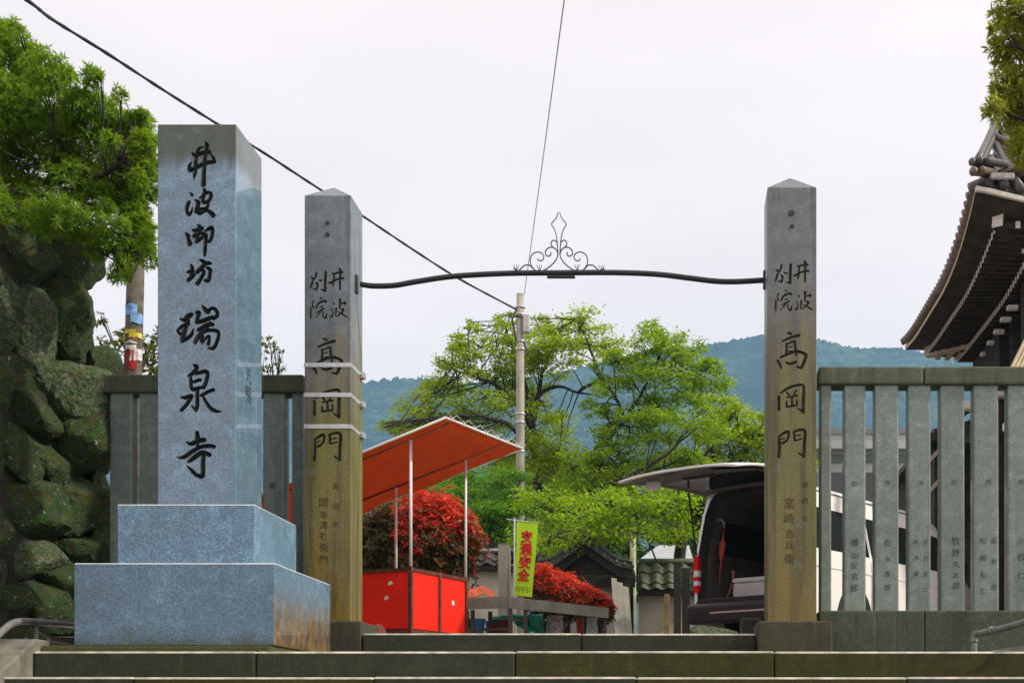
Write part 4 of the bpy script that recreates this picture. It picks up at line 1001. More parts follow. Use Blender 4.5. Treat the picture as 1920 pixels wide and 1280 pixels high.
for k in range(2):
    pn = rect_panel('front_panel', -LA / 2 * (k + 1) + 0.02, -LA / 2 * k - 0.03, -0.004, 0.012, M['redpanel'], cart)
    pn = rect_panel('back_panel', -LA / 2 * (k + 1) + 0.02, -LA / 2 * k - 0.03, LB - 0.012, LB + 0.004, M['redpanel'], cart)
rect_panel('side_panel', -LA - 0.004, -LA + 0.012, 0.03, LB - 0.03, M['redpanel'], cart)
for (a, b) in (((0, 0), (0, LB)), ((0, LB), (-LA, LB)), ((-LA, LB), (-LA, 0)), ((-LA, 0), (0, 0))):
    for z_ in (ZB, ZT - 0.01): MB().bar((*a, z_), (*b, z_), 0.035, 0.04).build('frame_rail', M['rustframe'], cart)
for (a, b) in ((0, 0), (0, LB), (-LA, 0), (-LA, LB), (0, LB / 2), (-LA / 2, 0), (-LA / 2, LB)):
    MB().bar((a, b, 0), (a, b, ZT + 0.02), 0.04, 0.04).build('frame_post', M['rustframe'], cart)
m_ = MB(); m_.box(-LA + 0.03, -0.03, 0.03, LB - 0.03, ZT - 0.06, ZT - 0.04); m_.build('counter_top', M['rustframe'], cart)
for (x_, y_, z_, w_, h_) in ((-0.26, -0.006, 0.66, 0.07, 0.05), (-0.31, -0.006, 0.50, 0.07, 0.05)):
    m_ = MB(); m_.add([(x_ - w_ / 2, y_, z_), (x_ + w_ / 2, y_, z_ + 0.012), (x_ + w_ / 2 - 0.02, y_, z_ + h_), (x_ - w_ / 2 + 0.012, y_, z_ + h_ - 0.01)], [(0, 1, 2, 3)]); m_.build('sticker_scrap', M['paper'], cart)
m_ = MB(); m_.add([(0.006, 0.83, 0.50), (0.006, 0.88, 0.51), (0.006, 0.87, 0.56), (0.006, 0.82, 0.55)], [(0, 1, 2, 3)]); m_.build('sticker_scrap', M['paper'], cart)
zp = CAMZ + 525 / F * 14.0 - cb.z
drop = 0.27
for (a, b) in ((0, 0), (0, LB), (-0.97, LB), (-LA, 0), (-LA, LB)):
    MB().tube([(a, b, ZT if b < LB or a == 0 else ZT - 0.05), (a, b, zp + a * drop)], 0.0165, 10).build('corner_pole', M['whitepaint'], cart, (0, 0, 0), True)
aw = empty('awning', cb + Vector((0, 0, zp)), 'sloping orange tarpaulin awning above the red cart', 'awning', None, -ang)
X0, X1, Yn, Yf = -LA - 0.3, 0.52, -0.12, LB + 0.42
nx_, ny_ = 24, 14; vs = []
for j in range(ny_ + 1):
    for i in range(nx_ + 1):
        x_ = X0 + (X1 - X0) * i / nx_; y_ = Yn + (Yf - Yn) * j / ny_
        sag = 0.05 * math.sin(math.pi * min(1, j / ny_ * 1.3)) * abs(math.sin(math.pi * i / nx_ * 2)) + 0.022 * noise.noise(Vector((x_ * 2, y_ * 2, 0))) + 0.012 * noise.noise(Vector((x_ * 7, y_ * 5, 3)))
        z_ = x_ * drop + 0.03 - sag
        vs.append((x_, y_, z_))
fs = [(j * (nx_ + 1) + i, j * (nx_ + 1) + i + 1, (j + 1) * (nx_ + 1) + i + 1, (j + 1) * (nx_ + 1) + i) for j in range(ny_) for i in range(nx_)]
m_ = MB(); m_.add(vs, fs); o = m_.build('tarpaulin', M['tarp'], aw, (0, 0, 0), True)
sm_ = o.modifiers.new('thick', 'SOLIDIFY'); sm_.thickness = 0.004
E = lambda x_, y_: (x_, y_, x_ * drop + 0.035)
for a, b in ((E(X0, Yn), E(X1, Yn)), (E(X1, Yn), E(X1, Yf)), (E(X0, Yf), E(X1, Yf)), (E(X0, Yn), E(X0, Yf))):
    MB().tube([a, b], 0.014, 8).build('edge_pole', M['whitepaint'], aw, (0, 0, 0), True)
for y_ in (0.0, LB):
    MB().tube([(X0 + 0.05, y_, (X0 + 0.05) * drop + 0.008), (X1 - 0.03, y_, (X1 - 0.03) * drop + 0.008)], 0.013, 8).build('ridge_bar', plain('awning_bar', (0.2, 0.05, 0.02), 0.6), aw, (0, 0, 0), True)
for k in range(7):
    y_ = Yn + 0.1 + k * 0.24; p0 = Vector(E(X1, y_))
    MB().tube([p0 + Vector((0.02 * math.cos(a), 0.0, 0.03 * math.sin(a) + 0.01)) for a in np.linspace(0, 6.2, 9)] + [p0 + Vector((0.05, 0.05, 0.05)), p0 + Vector((0.06, 0.11, 0.02))], 0.0035, 5).build('tie_cord', M['paper'], aw)
# dark box on the cart
bx = cb + Vector((-0.83, 1.35, ZT - 0.04))
g = bevel_box(-0.2, 0.16, -0.16, 0.16, 0, 0.13, 0.015, 'tool_case', M['black']); g.location = bx; g.rotation_euler = (0, 0, -ang); tag(g, 'black case lying on the counter of the red cart', 'case')

# ------------------------------------------------------------------ grey metal trestle counter with clutter
M['greysteel'] = plain('grey_angle_steel', (0.24, 0.24, 0.20), 0.55, 0.2, 5)
M['darksteel'] = plain('dark_steel', (0.06, 0.06, 0.05), 0.6, 0.3, 8)
A_, B_, C_ = W(870, 1121, 17.2), W(952, 1118, 17.0), W(1140, 1140, 18.7)
zc = B_.z; A_.z = C_.z = zc
tb = Vector((B_.x, B_.y, gz(17)))
tr_ = empty('metal_counter', tb, 'grey steel trestle counter frame with bolted fascia plates', 'counter')
for (p, q_, nseg) in ((A_, B_, 1), (B_, C_, 4)):
    for i in range(nseg):
        a = p.lerp(q_, i / nseg); b = p.lerp(q_, (i + 1) / nseg); d = (b - a).normalized() * 0.004
        MB().bar(a + d - Vector((0, 0, 0.075)), b - d - Vector((0, 0, 0.075)), 0.03, 0.15).build('fascia_plate', M['greysteel'], tr_, tb)
mid = (B_ + C_) / 2; back = Vector((C_.x - B_.x, C_.y - B_.y, 0)).normalized(); perp = Vector((-back.y, back.x, 0)) * 0.8
m_ = MB(); m_.hexa([B_ + Vector((0.02, 0.03, -.03)), C_ + Vector((0, 0.02, -.03)), C_ + perp - Vector((0, 0, .03)), B_ + perp - Vector((0, 0, .03)), B_ + Vector((0.02, 0.03, -.004)), C_ + Vector((0, 0.02, -.004)), C_ + perp - Vector((0, 0, .004)), B_ + perp - Vector((0, 0, .004))])
m_.build('top_plate', M['greysteel'], tr_, tb)
for p in (B_ + Vector((0.03, 0.05, 0)), B_.lerp(C_, 0.16) + Vector((0, 0.05, 0)), C_ + Vector((-0.05, 0.05, 0)), A_ + Vector((0.1, 0.1, 0)), C_ + perp * 0.95, B_ + perp * 0.95, A_ + Vector((0.3, 0.35, 0)), B_.lerp(C_, 0.55) + perp * 0.9):
    MB().bar(p - Vector((0, 0, 0.15)), Vector((p.x, p.y, gz(p.y))), 0.05, 0.05).build('leg', M['darksteel'], tr_, tb)
MB().bar(A_ + Vector((0.1, 0.1, -0.42)), B_ + Vector((0.03, 0.05, -0.42)), 0.03, 0.03).build('cross_bar', M['darksteel'], tr_, tb)
MB().bar(B_ + Vector((0.03, 0.05, -0.30)), B_.lerp(C_, 0.16) + Vector((0, 0.05, -0.30)), 0.03, 0.03).build('cross_bar', M['darksteel'], tr_, tb)
def cloth(name, label, cat, a, b, c, d, mat, amp, n=14):
    m_ = MB(); vs = []
    for j in range(n + 1):
        for i in range(n + 1):
            u, v = i / n, j / n
            p = a.lerp(b, u).lerp(d.lerp(c, u), v)
            p = p + noise.noise_vector(p * 6) * amp + Vector((0, 0, abs(noise.noise(p * 9)) * amp))
            vs.append(p)
    m_.add(vs, [(j * (n + 1) + i, j * (n + 1) + i + 1, (j + 1) * (n + 1) + i + 1, (j + 1) * (n + 1) + i) for j in range(n) for i in range(n)])
    base = a.copy(); o = m_.build(name, mat, None, base, True); o.location = base
    md = o.modifiers.new('t', 'SOLIDIFY'); md.thickness = 0.006
    return tag(o, label, cat)
M['net'] = plain('green_net', (0.02, 0.42, 0.22), 0.7, 0.2, 20)
g0 = 0.75
cloth('green_sheet', 'bright green sheet stretched below the grey counter', 'sheet', W(958, 1152, 18.2), W(1018, 1152, 18.8), W(1019, 1196, 18.6), W(965, 1170, 18.0), M['net'], 0.03)
cloth('green_sheet', 'green sheet bunched under the short end of the counter', 'sheet', W(920, 1158, 17.9), W(957, 1152, 18.1), W(955, 1162, 17.9), W(921, 1168, 17.7), M['net'], 0.02)
cloth('orange_cloth', 'crumpled orange cloth thrown on the end of the grey counter', 'cloth', W(873, 1119, 17.25), W(930, 1117, 17.2), W(920, 1104, 17.6), W(877, 1102, 17.6), plain('orange_cloth', (0.65, 0.14, 0.06), 0.8, 0.2, 9), 0.05)
def bucket(label, px, py, D, r, h, mat, name='bucket', cat='bucket'):
    c = W(px, py, D); base = Vector((c.x, c.y, c.z - h / 2))
    b_ = empty(name, base, label, cat)
    MB().tube([base, base + Vector((0, 0, h * 0.96)), base + Vector((0, 0, h * 0.97)), base + Vector((0, 0, h))], [r * 0.82, r * 0.98, r * 1.06, r * 1.06], 18).build('body', mat, b_, base, True)
    MB().tube([base + Vector((r * math.cos(a), -r * 0.6 * abs(math.sin(a)), h * 0.9 - 0.25 * r + r * 0.3 * math.cos(2 * a))) for a in np.linspace(0, math.pi, 9)], 0.006, 5).build('handle', M['darksteel'], b_, base)
bucket('blue plastic bucket under the short end of the grey counter', 894, 1175, 17.5, 0.115, 0.22, plain('blue_plastic', (0.08, 0.28, 0.62), 0.35, 0.1))
bucket('pink-red plastic bin standing under the long grey counter', 1088, 1175, 18.8, 0.06, 0.26, plain('red_plastic', (0.50, 0.07, 0.06), 0.4, 0.15), 'bin', 'bin')
def crate(label, px, py, D, w, h, d, mat, rz=0.2, name='crate', cat='crate'):
    c = W(px, py, D); base = Vector((c.x, c.y, c.z - h / 2)); b_ = empty(name, base, label, cat, None, rz)
    for (x0, x1, y0, y1) in ((-w / 2, w / 2, -d / 2, -d / 2 + 0.012), (-w / 2, w / 2, d / 2 - 0.012, d / 2), (-w / 2, -w / 2 + 0.012, -d / 2 + 0.012, d / 2 - 0.012), (w / 2 - 0.012, w / 2, -d / 2 + 0.012, d / 2 - 0.012)):
        m_ = MB(); m_.box(x0, x1, y0, y1, 0, h); m_.build('side', mat, b_)
    m_ = MB(); m_.box(-w / 2 - 0.008, w / 2 + 0.008, -d / 2 - 0.008, -d / 2 - 0.0005, h - 0.03, h); m_.build('rim', mat, b_)
    m_ = MB(); m_.box(-w / 2 + 0.012, w / 2 - 0.012, -d / 2 + 0.012, d / 2 - 0.012, 0.002, 0.012); m_.build('bottom', mat, b_)
crate('dark red crate behind the blue bucket', 937, 1176, 17.9, 0.24, 0.2, 0.24, plain('dark_red', (0.16, 0.02, 0.025), 0.6))
crate('white carton with printed sides under the long counter', 1040, 1172, 18.6, 0.2, 0.28, 0.2, plain('carton', (0.5, 0.5, 0.5), 0.7, 0.5, 25), 0.3, 'carton', 'carton')
crate('pale blue carton at the far end below the long counter', 1110, 1174, 18.9, 0.12, 0.26, 0.12, plain('carton_blue', (0.45, 0.55, 0.58), 0.7, 0.3, 25), 0.3, 'carton', 'carton')
crate('blue-edged crate between the bucket and the green sheet', 915, 1180, 17.6, 0.06, 0.24, 0.1, plain('blue_edge', (0.07, 0.2, 0.5), 0.5), 0.1)

# grey cabinet column and the traffic safety banner
c = W(946, 1070, 20.5); w_ = 0.092; base = Vector((c.x, c.y, gz(20.5))); zt_ = W(946, 1021, 20.5).z
k_ = empty('metal_cabinet', base, 'tall narrow grey metal cabinet post beside the yellow-green banner', 'cabinet')
bevel_box(c.x - w_, c.x + w_ * 0.55, c.y - 0.08, c.y + 0.1, gz(20.5), zt_, 0.006, 'body', plain('cabinet_grey', (0.34, 0.33, 0.28), 0.5, 0.08), k_, base, 2)
bevel_box(c.x + w_ * 0.56, c.x + w_ * 0.9, c.y - 0.02, c.y + 0.1, gz(20.5), zt_ - 0.01, 0.006, 'side_channel', plain('cabinet_dark', (0.26, 0.26, 0.22), 0.5, 0.08), k_, base, 2)
m_ = MB(); m_.box(c.x - w_ - 0.004, c.x + w_ * 0.6, c.y - 0.085, c.y + 0.105, zt_ + 0.001, zt_ + 0.012); m_.build('cap', M['greysteel'], k_, base)
DBn = 20.0
bp = W(964, 1300, DBn); bp.z = gz(DBn)
ban = empty('banner', bp, 'fluorescent yellow-green banner with four red characters on a white pole', 'banner')
ptop = W(965, 970, DBn)
MB().tube([bp, ptop], 0.012, 8).build('pole', M['whitepaint'], ban, bp, True)
MB().tube([W(950, 973, DBn), W(1011, 980, DBn)], 0.008, 8).build('cross_rod', M['whitepaint'], ban, bp, True)
M['neon'] = NT('neon_cloth')
t = M['neon']; t.fin(t.mix(t.ramp(t.noise(3, 3), .3, .7), (0.50, 0.96, 0.03), (0.58, 1.0, 0.04)), 0.7, 0.2)
tr = t.node("ShaderNodeBsdfTranslucent"); t.put(tr.inputs[0], (0.6, 1.0, 0.04, 1)); mx_ = t.node("ShaderNodeMixShader"); mx_.inputs[0].default_value = 0.5
t.l.new(t.b.outputs[0], mx_.inputs[1]); t.l.new(tr.outputs[0], mx_.inputs[2]); t.l.new(mx_.outputs[0], t.out.inputs['Surface']); M['neon'] = t.mat
tl, tr2, br, bl = W(969, 978, DBn), W(1009, 981, DBn), W(998, 1119, DBn), W(962, 1115, DBn)
def bpt(u, v, off=0.0):
    p = tl.lerp(tr2, u).lerp(bl.lerp(br, u), v)
    return p + Vector((0.012 * math.sin(v * 5) * 0.6, 0.035 * math.sin(u * 4.2 + v * 2.6) - off, 0))
m_ = MB(); nu, nv = 8, 24
m_.add([bpt(i / nu, j / nv) for j in range(nv + 1) for i in range(nu + 1)], [(j * (nu + 1) + i, j * (nu + 1) + i + 1, (j + 1) * (nu + 1) + i + 1, (j + 1) * (nu + 1) + i) for j in range(nv) for i in range(nu)])
cl = m_.build('cloth', M['neon'], ban, bp, True)
M['bannerred'] = plain('banner_red', (0.75, 0.015, 0.02), 0.7, 0.05); M['bannerdark'] = plain('banner_dark', (0.16, 0.03, 0.01), 0.7, 0.05)
for i, ch in enumerate('交通安全'):
    v = 0.19 + i * 0.175
    for bold, mt, off in ((0.05, M['bannerdark'], 0.006), (0.018, M['bannerred'], 0.010)):
        m2 = MB(); c0 = bpt(0.5, v); ux = (bpt(0.9, v) - bpt(0.1, v)).normalized(); uz = (bpt(0.5, v - 0.06) - bpt(0.5, v + 0.06)).normalized()
        glyph_mb(m2, ch, c0 - Vector((0, off + 0.035, 0)) + Vector((0, 0.03, 0)), ux, uz, 0.215, bold)
        if m2.v: m2.build('printed_character', mt, ban, bp)
m2 = MB()
for r_ in range(3):
    for k in range(8 if r_ < 2 else 4):
        u = 0.12 + k * 0.105 * (1 if r_ < 2 else 2); v = 0.885 + r_ * 0.028; p = bpt(u, v, 0.008)
        m2.add([p + Vector((-.010, 0, -.009)), p + Vector((.010, 0, -.009)), p + Vector((.008, 0, .009)), p + Vector((-.008, 0, .009))], [(0, 1, 2, 3)])
o = m2.build('small_print', M['bannerdark'], ban, bp); o["kind"] = 'stuff'
for v in (0.04, 0.25, 0.5, 0.73):
    p = tl.lerp(bl, v); qz = ptop.lerp(bp, (ptop.z - p.z) / (ptop.z - bp.z)); MB().tube([qz, p + Vector((0.01, -0.01, 0))], 0.008, 6).build('loop', M['whitepaint'], ban, bp)
# ------------------------------------------------------------------ small tiled gate, tiled wall and shed at the back of the plaza
M['tile'] = plain('dark_roof_tile', (0.04, 0.052, 0.045), 0.45, 0.35, 6, 0.5)
M['tilegreen'] = plain('mossy_roof_tile', (0.07, 0.095, 0.05), 0.6, 0.35, 8, 0.4)
M['darkwood'] = plain('dark_timber', (0.022, 0.02, 0.016), 0.8, 0.4, 8)
M['brownwood'] = plain('brown_timber', (0.22, 0.15, 0.06), 0.75, 0.3, 8)
M['plaster'] = plain('cream_plaster', (0.42, 0.41, 0.33), 0.9, 0.12, 2)
M['board'] = plain('pale_board', (0.28, 0.28, 0.24), 0.8, 0.15, 3)
def wave_tile(w, l, amp, mat):
    me = bpy.data.meshes.get('roof_tile_%s_%.2f' % (mat.name, w))
    if me: return me
    n = 8; vs = []; th = 0.018
    for k, (y_, dz) in enumerate(((0, 0.02), (l, 0.0))):
        for i in range(n + 1):
            u = i / n; z_ = amp * math.sin(2 * math.pi * u - 0.6)
            vs += [(u * w, y_, z_ + dz), (u * w, y_, z_ + dz - th)]
    m = 2 * (n + 1); fs = []
    for i in range(n):
        a = 2 * i; fs += [(a, a + 2, m + a + 2, m + a), (a + 1, m + a + 1, m + a + 3, a + 3), (a, a + 1, a + 3, a + 2), (m + a, m + a + 2, m + a + 3, m + a + 1)]
    fs += [(0, m, m + 1, 1), (2 * n, 2 * n + 1, m + 2 * n + 1, m + 2 * n)]
    me = bpy.data.meshes.new('roof_tile_%s_%.2f' % (mat.name, w)); me.from_pydata(vs, [], fs); me.materials.append(mat); me.update(); return me
def tile_roof(parent, org, p0, ux, uy, nx, ny, w, l, mat, jit=0.004):
    """rows of wave tiles: p0 lower corner, ux along the eave, uy up the slope"""
    ux = Vector(ux).normalized(); uy = Vector(uy).normalized(); nz = ux.cross(uy)
    Mx = Matrix((ux, uy, nz)).transposed().to_4x4(); me = wave_tile(w, l * 1.12, w * 0.13, mat)
    for j in range(ny):
        for i in range(nx):
            o = bpy.data.objects.new('roof_tile', me); link(o, parent)
            p = Vector(p0) + ux * (i * w) + uy * (j * l) + nz * (0.012 * (j % 2) + rnd.uniform(0, jit)) - Vector(org)
            o.matrix_local = Matrix.Translation(p) @ Mx
# long tile-capped wall
DW = 24.5
def tiled_wall(label, xa, xb, D, pye, pyt, pyw, mat, wallmat, nrow=3, group=None):
    a, b = xs(xa, D), xs(xb, D); ze = CAMZ + (V0 - pye) / F * D; zt_ = CAMZ + (V0 - pyt) / F * D
    base = Vector(((a + b) / 2, D + 0.4, gz(D)))
    w_ = empty('tiled_wall', base, label, 'tiled wall', group)
    m_ = MB(); m_.box(a, b, D + 0.3, D + 0.5, gz(D), ze + 0.05); m_.build('plaster_face', wallmat, w_, base)
    m_ = MB(); m_.box(a, b, D + 0.03, D + 0.77, ze - 0.10, ze - 0.02); m_.build('eave_beam', M['darkwood'], w_, base)
    sl = (zt_ - ze) / 0.4; tw = 0.27; n = int((b - a) / tw)
    L = math.hypot(0.4, zt_ - ze) / nrow
    tile_roof(w_, base, (a, D, ze), (1, 0, 0), (0, 0.4, zt_ - ze), n, nrow, tw, L, mat)
    m_ = MB(); m_.hexa([(a, D + 0.4, zt_ - 0.03), (b, D + 0.4, zt_ - 0.03), (b, D + 0.8, ze), (a, D + 0.8, ze), (a, D + 0.4, zt_ - 0.01), (b, D + 0.4, zt_ - 0.01), (b, D + 0.82, ze + 0.02), (a, D + 0.82, ze + 0.02)]); m_.build('rear_slope', mat, w_, base)
    MB().tube([(a, D + 0.4, zt_ + 0.02), (b, D + 0.4, zt_ + 0.02)], 0.07, 10).build('ridge', mat, w_, base, True)
    return w_
tiled_wall('long plaster wall with dark tile capping behind the red cart', 560, 965, DW, 1058, 1030, 1075, M['tile'], M['plaster'])
tiled_wall('short cream wall with green wave-tile capping beside the dark gate posts', 1196, 1330, 25.5, 1104, 1050, 1112, M['tilegreen'], M['plaster'], 5)
# the little gate with its curved gable
DG = 24.6
base = W(1098, 1200, DG); base.z = gz(DG)
gate = empty('tiled_gate', base, 'small gate with dark curved tiled gable behind the lower red hedge', 'gate')
def gable(side):
    pts = [(1098, 1022), (1120, 1036), (1142, 1052), (1162, 1063), (1186, 1068)] if side > 0 else [(1098, 1022), (1076, 1036), (1054, 1052), (1034, 1062), (1010, 1066)]
    return [W(a, b, DG) for a, b in cat_rom(pts, 3)]
for side in (1, -1):
    G = gable(side)
    m_ = MB(); n = len(G); th = Vector((0, 0, -0.17)); dp = Vector((0, 0.07, 0))
    for i in range(n - 1): m_.hexa([G[i] + th, G[i + 1] + th, G[i + 1] + th + dp, G[i] + th + dp, G[i], G[i + 1], G[i + 1] + dp, G[i] + dp])
    m_.build('bargeboard', M['darkwood'], gate, base)
    m_ = MB(); up_ = Vector((0, 0, 0.10)); dp = Vector((0, 2.2, 0)); fr_ = Vector((0, -0.12, 0))
    for i in range(n - 1): m_.hexa([G[i] + fr_ + Vector((0, 0, .005)), G[i + 1] + fr_ + Vector((0, 0, .005)), G[i + 1] + dp + Vector((0, 0, .005)), G[i] + dp + Vector((0, 0, .005)), G[i] + up_ + fr_, G[i + 1] + up_ + fr_, G[i + 1] + up_ + dp, G[i] + up_ + dp])
    m_.build('roof_slope', M['tile'], gate, base)
    MB().tube([g + Vector((0, -0.06, 0.15)) for g in G], 0.05, 8).build('verge_tile', M['tile'], gate, base, True)
    for k in range(2, n, 2):
        g = G[k] + Vector((0, -0.125, 0.07)); MB().tube([g, g + Vector((0, 0.05, 0))], 0.045, 10).build('tile_end', M['tile'], gate, base, True)
MB().tube([W(1098, 1014, DG) + Vector((0, -0.15, 0)), W(1098, 1014, DG) + Vector((0, 2.2, 0))], 0.09, 10).build('ridge', M['tile'], gate, base, True)
m_ = MB(); c = W(1098, 1008, DG) ; m_.hexa([c + Vector((-.12, -.2, -.14)), c + Vector((.12, -.2, -.14)), c + Vector((.1, -.1, -.14)), c + Vector((-.1, -.1, -.14)), c + Vector((-.04, -.2, .1)), c + Vector((.04, -.2, .1)), c + Vector((.04, -.1, .1)), c + Vector((-.04, -.1, .1))]); m_.build('ridge_end_tile', M['tile'], gate, base)
m_ = MB(); z0_ = W(0, 1075, DG).z
m_.add([W(1030, 1078, DG + 0.25), W(1168, 1078, DG + 0.25), W(1142, 1056, DG + 0.25), W(1098, 1030, DG + 0.25), W(1056, 1056, DG + 0.25)], [(0, 1, 2, 3, 4)]); m_.build('gable_wall', M['darkwood'], gate, base)
m_ = MB(); m_.box(xs(1010, DG), xs(1190, DG), DG + 0.2, DG + 0.4, z0_ - 0.22, z0_ - 0.02); m_.build('lintel', M['darkwood'], gate, base)
for px in (1034, 1172):
    m_ = MB(); m_.box(xs(px, DG) - 0.09, xs(px, DG) + 0.09, DG + 0.1, DG + 0.28, gz(DG), z0_); m_.build('gate_pillar', M['darkwood'], gate, base)
    m_ = MB(); m_.box(xs(px, DG) - 0.09, xs(px, DG) + 0.09, DG + 1.7, DG + 1.9, gz(DG), z0_); m_.build('gate_pillar', M['darkwood'], gate, base)
for k in range(6):
    a = W(1040 + k * 21, 1085, DG + 0.5); m_ = MB(); x0, x1 = xs(1040 + k * 21, DG), xs(1060 + k * 21, DG)
    m_.box(x0, x1, DG + 0.5, DG + 0.53, gz(DG), z0_ - 0.05); m_.build('wall_board', M['board'], gate, base)
# pale sheets leaning beside the gate
for k in range(3):
    a0, a1 = 1146 + k * 11, 1156.5 + k * 11
    m_ = MB(); p = [W(a0 + 10, 1215, DG - 0.65), W(a1 + 10, 1215, DG - 0.65), W(a1 + 10, 1215, DG - 0.62), W(a0 + 10, 1215, DG - 0.62), W(a0, 1082 + k * 8, DG - 0.1), W(a1, 1084 + k * 8, DG - 0.1), W(a1, 1084 + k * 8, DG - 0.07), W(a0, 1082 + k * 8, DG - 0.07)]
    for q_ in p[:4]: q_.z = gz(DG - 0.6)
    bs_ = p[0].copy(); m_.hexa(p); o = m_.build('leaning_board', M['board'], None, bs_); o.location = bs_
    tag(o, ('pale grey board of the leaning row, the one next to the lower red hedge', 'pale grey board in the middle of the leaning row by the small gate', 'pale grey board of the leaning row, the one next to the cream wall')[k], 'board', 'boards leaning against the small gate')
# posts in front of the cream wall
for nm, a0, a1, pt, D_, mt, lab in (('timber_post', 1245, 1255, 1113, 24.2, M['brownwood'], 'short brown timber post against the cream wall'), ('timber_post', 1263, 1277, 1058, 23.6, M['darkwood'], 'black timber post nearer the brown post'), ('timber_post', 1279, 1294, 1064, 23.9, M['darkwood'], 'black timber post nearer the taillight of the van')):
    x0, x1 = xs(a0, D_), xs(a1, D_); bs_ = Vector(((x0 + x1) / 2, D_ + .06, gz(D_)))
    o = bevel_box(x0, x1, D_, D_ + 0.13, gz(D_), CAMZ + (V0 - pt) / F * D_, 0.008, nm, mt, None, bs_, 1); o.location = bs_; tag(o, lab, 'post')
# shed roof and green net fence with pole behind
M['metalroof'] = plain('grey_metal_roof', (0.42, 0.45, 0.48), 0.45, 0.1, 2)
bs_ = W(1245, 1200, 33); bs_.z = gz(33)
shed = empty('shed', bs_, 'small shed with pale grey metal roof behind the cream wall', 'shed')
zr, zl = W(0, 1033, 34).z, W(0, 1050, 33).z
m_ = MB(); x0, x1 = xs(1196, 33), xs(1300, 33); m_.hexa([(x0, 33, zl - .05), (x1, 33, zl - .05), (x1 - .1, 35, zr + .25), (x0 + .5, 35, zr + .25), (x0, 33, zl), (x1, 33, zl), (x1 - .1, 35, zr + .3), (x0 + .5, 35, zr + .3)]); m_.build('roof', M['metalroof'], shed, bs_)
m_ = MB(); m_.box(x0 + .1, x1 - .1, 33.15, 35, gz(33), zl - 0.05); m_.build('wall', M['darkwood'], shed, bs_)
bs_ = W(1187, 1200, 29); bs_.z = gz(29)
o = MB().tube([bs_, W(1187, 1000, 29)], 0.07, 12).build('bamboo_pole', plain('pale_pole', (0.30, 0.32, 0.20), 0.6), None, bs_, True); o.location = bs_; tag(o, 'pale greenish upright pole rising behind the tiled gate', 'pole')

# rock and low kerb stones at the gate
def rock(label, px, py, D, rx, ry, rz, seed, mt):
    me = rock_mesh(seed); me.materials.append(mt); o = link(bpy.data.objects.new('rock', me)); o.location = W(px, py, D); o.location.z = gz(D) + rz * 0.35; o.scale = (rx, ry, rz); tag(o, label, 'rock'); return o
rock('grey boulder lying under the rear bumper of the van', 1335, 1178, 12.9, 0.25, 0.2, 0.13, 71, M['rock2'])
o = bevel_box(-0.09, 0.09, -0.1, 0.1, 0, 0.16, 0.02, 'kerb_stone', M['step']); o.location = (xs(1408, 10.75), 10.75, gz(10.75)); tag(o, 'small squared kerb stone behind the end of the top step', 'stone')
o = rock('small reddish stone at the foot of the red cart', 700, 1184, 11.6, 0.09, 0.08, 0.09, 72, plain('red_rock', (0.18, 0.05, 0.04), 0.8))

# ------------------------------------------------------------------ white van with open tailgate
t = NT('white_car_paint'); t.fin((0.80, 0.80, 0.79), 0.25, 0.5); t.b.inputs['Coat Weight'].default_value = 0.6; t.b.inputs['Coat Roughness'].default_value = 0.06; M['van'] = t.mat
t = NT('dark_glass'); t.fin((0.018, 0.022, 0.024), 0.04, 0.7); M['glass'] = t.mat
M['trim'] = plain('black_trim', (0.02, 0.022, 0.023), 0.45, 0.2, 10)
M['interior'] = plain('van_interior', (0.085, 0.08, 0.07), 0.7, 0.25, 4)
t = NT('red_lens'); t.fin((0.65, 0.01, 0.012), 0.12, 0.6); M['redlens'] = t.mat
t = NT('clear_lens'); t.fin((0.75, 0.76, 0.78), 0.12, 0.6); M['clearlens'] = t.mat
HV = R(38); vc = Vector((0.838, 15.42, gz(15.42)))
van = empty('van', vc, 'white van parked with its tailgate raised behind the gate', 'van', None, -HV)
VZ = 2.0
PROF = [(0.80, 0.24), (0.835, 0.34), (0.845, 0.55), (0.848, 0.80), (0.845, 0.96), (0.84, 1.02), (0.835, 1.14), (0.80, 1.30), (0.765, 1.46), (0.725, 1.64), (0.70, 1.70), (0.66, 1.84), (0.615, 1.90), (0.57, 1.945), (0.42, 1.985), (0.2, 2.0), (0.0, 2.003)]
def H(u): return float(np.interp(u, [0, 3.2, 3.55, 3.95, 4.3, 4.5, 4.62, 4.72], [2.0, 2.0, 1.95, 1.6, 1.26, 1.10, 1.0, 0.72]))
def wsc(u): return float(np.interp(u, [0, 0.1, 4.2, 4.5, 4.72], [0.985, 1.0, 1.0, 0.96, 0.84]))
def sect(u, inset=0.0):
    h = H(u); out = []
    for (w_, z_) in PROF:
        zz = z_ if z_ < 0.9 else 0.9 + (z_ - 0.9) * (h - 0.9) / 1.1 if h > 0.9 else min(z_, h)
        out.append(((w_ - inset) * wsc(u), max(0.24, zz - (inset if z_ > 1.8 else 0))))
    return out
def zmap(u, z_):
    h = H(u); return z_ if z_ < 0.9 else 0.9 + (z_ - 0.9) * (h - 0.9) / 1.1
def halfw(u, z_):
    return float(np.interp(z_, [p[1] for p in PROF], [p[0] for p in PROF])) * wsc(u)
ST = [0, 0.06, 0.5, 1.0, 1.5, 2.0, 2.5, 3.0, 3.3, 3.55, 3.75, 3.95, 4.15, 4.3, 4.42, 4.5, 4.58, 4.64, 4.68, 4.72]
m_ = MB(); ring = lambda u: [(w_, u, z_) for w_, z_ in sect(u)] + [(-w_, u, z_) for w_, z_ in reversed(sect(u)[:-1])]
rg = [ring(u) for u in ST]; k = len(rg[0])
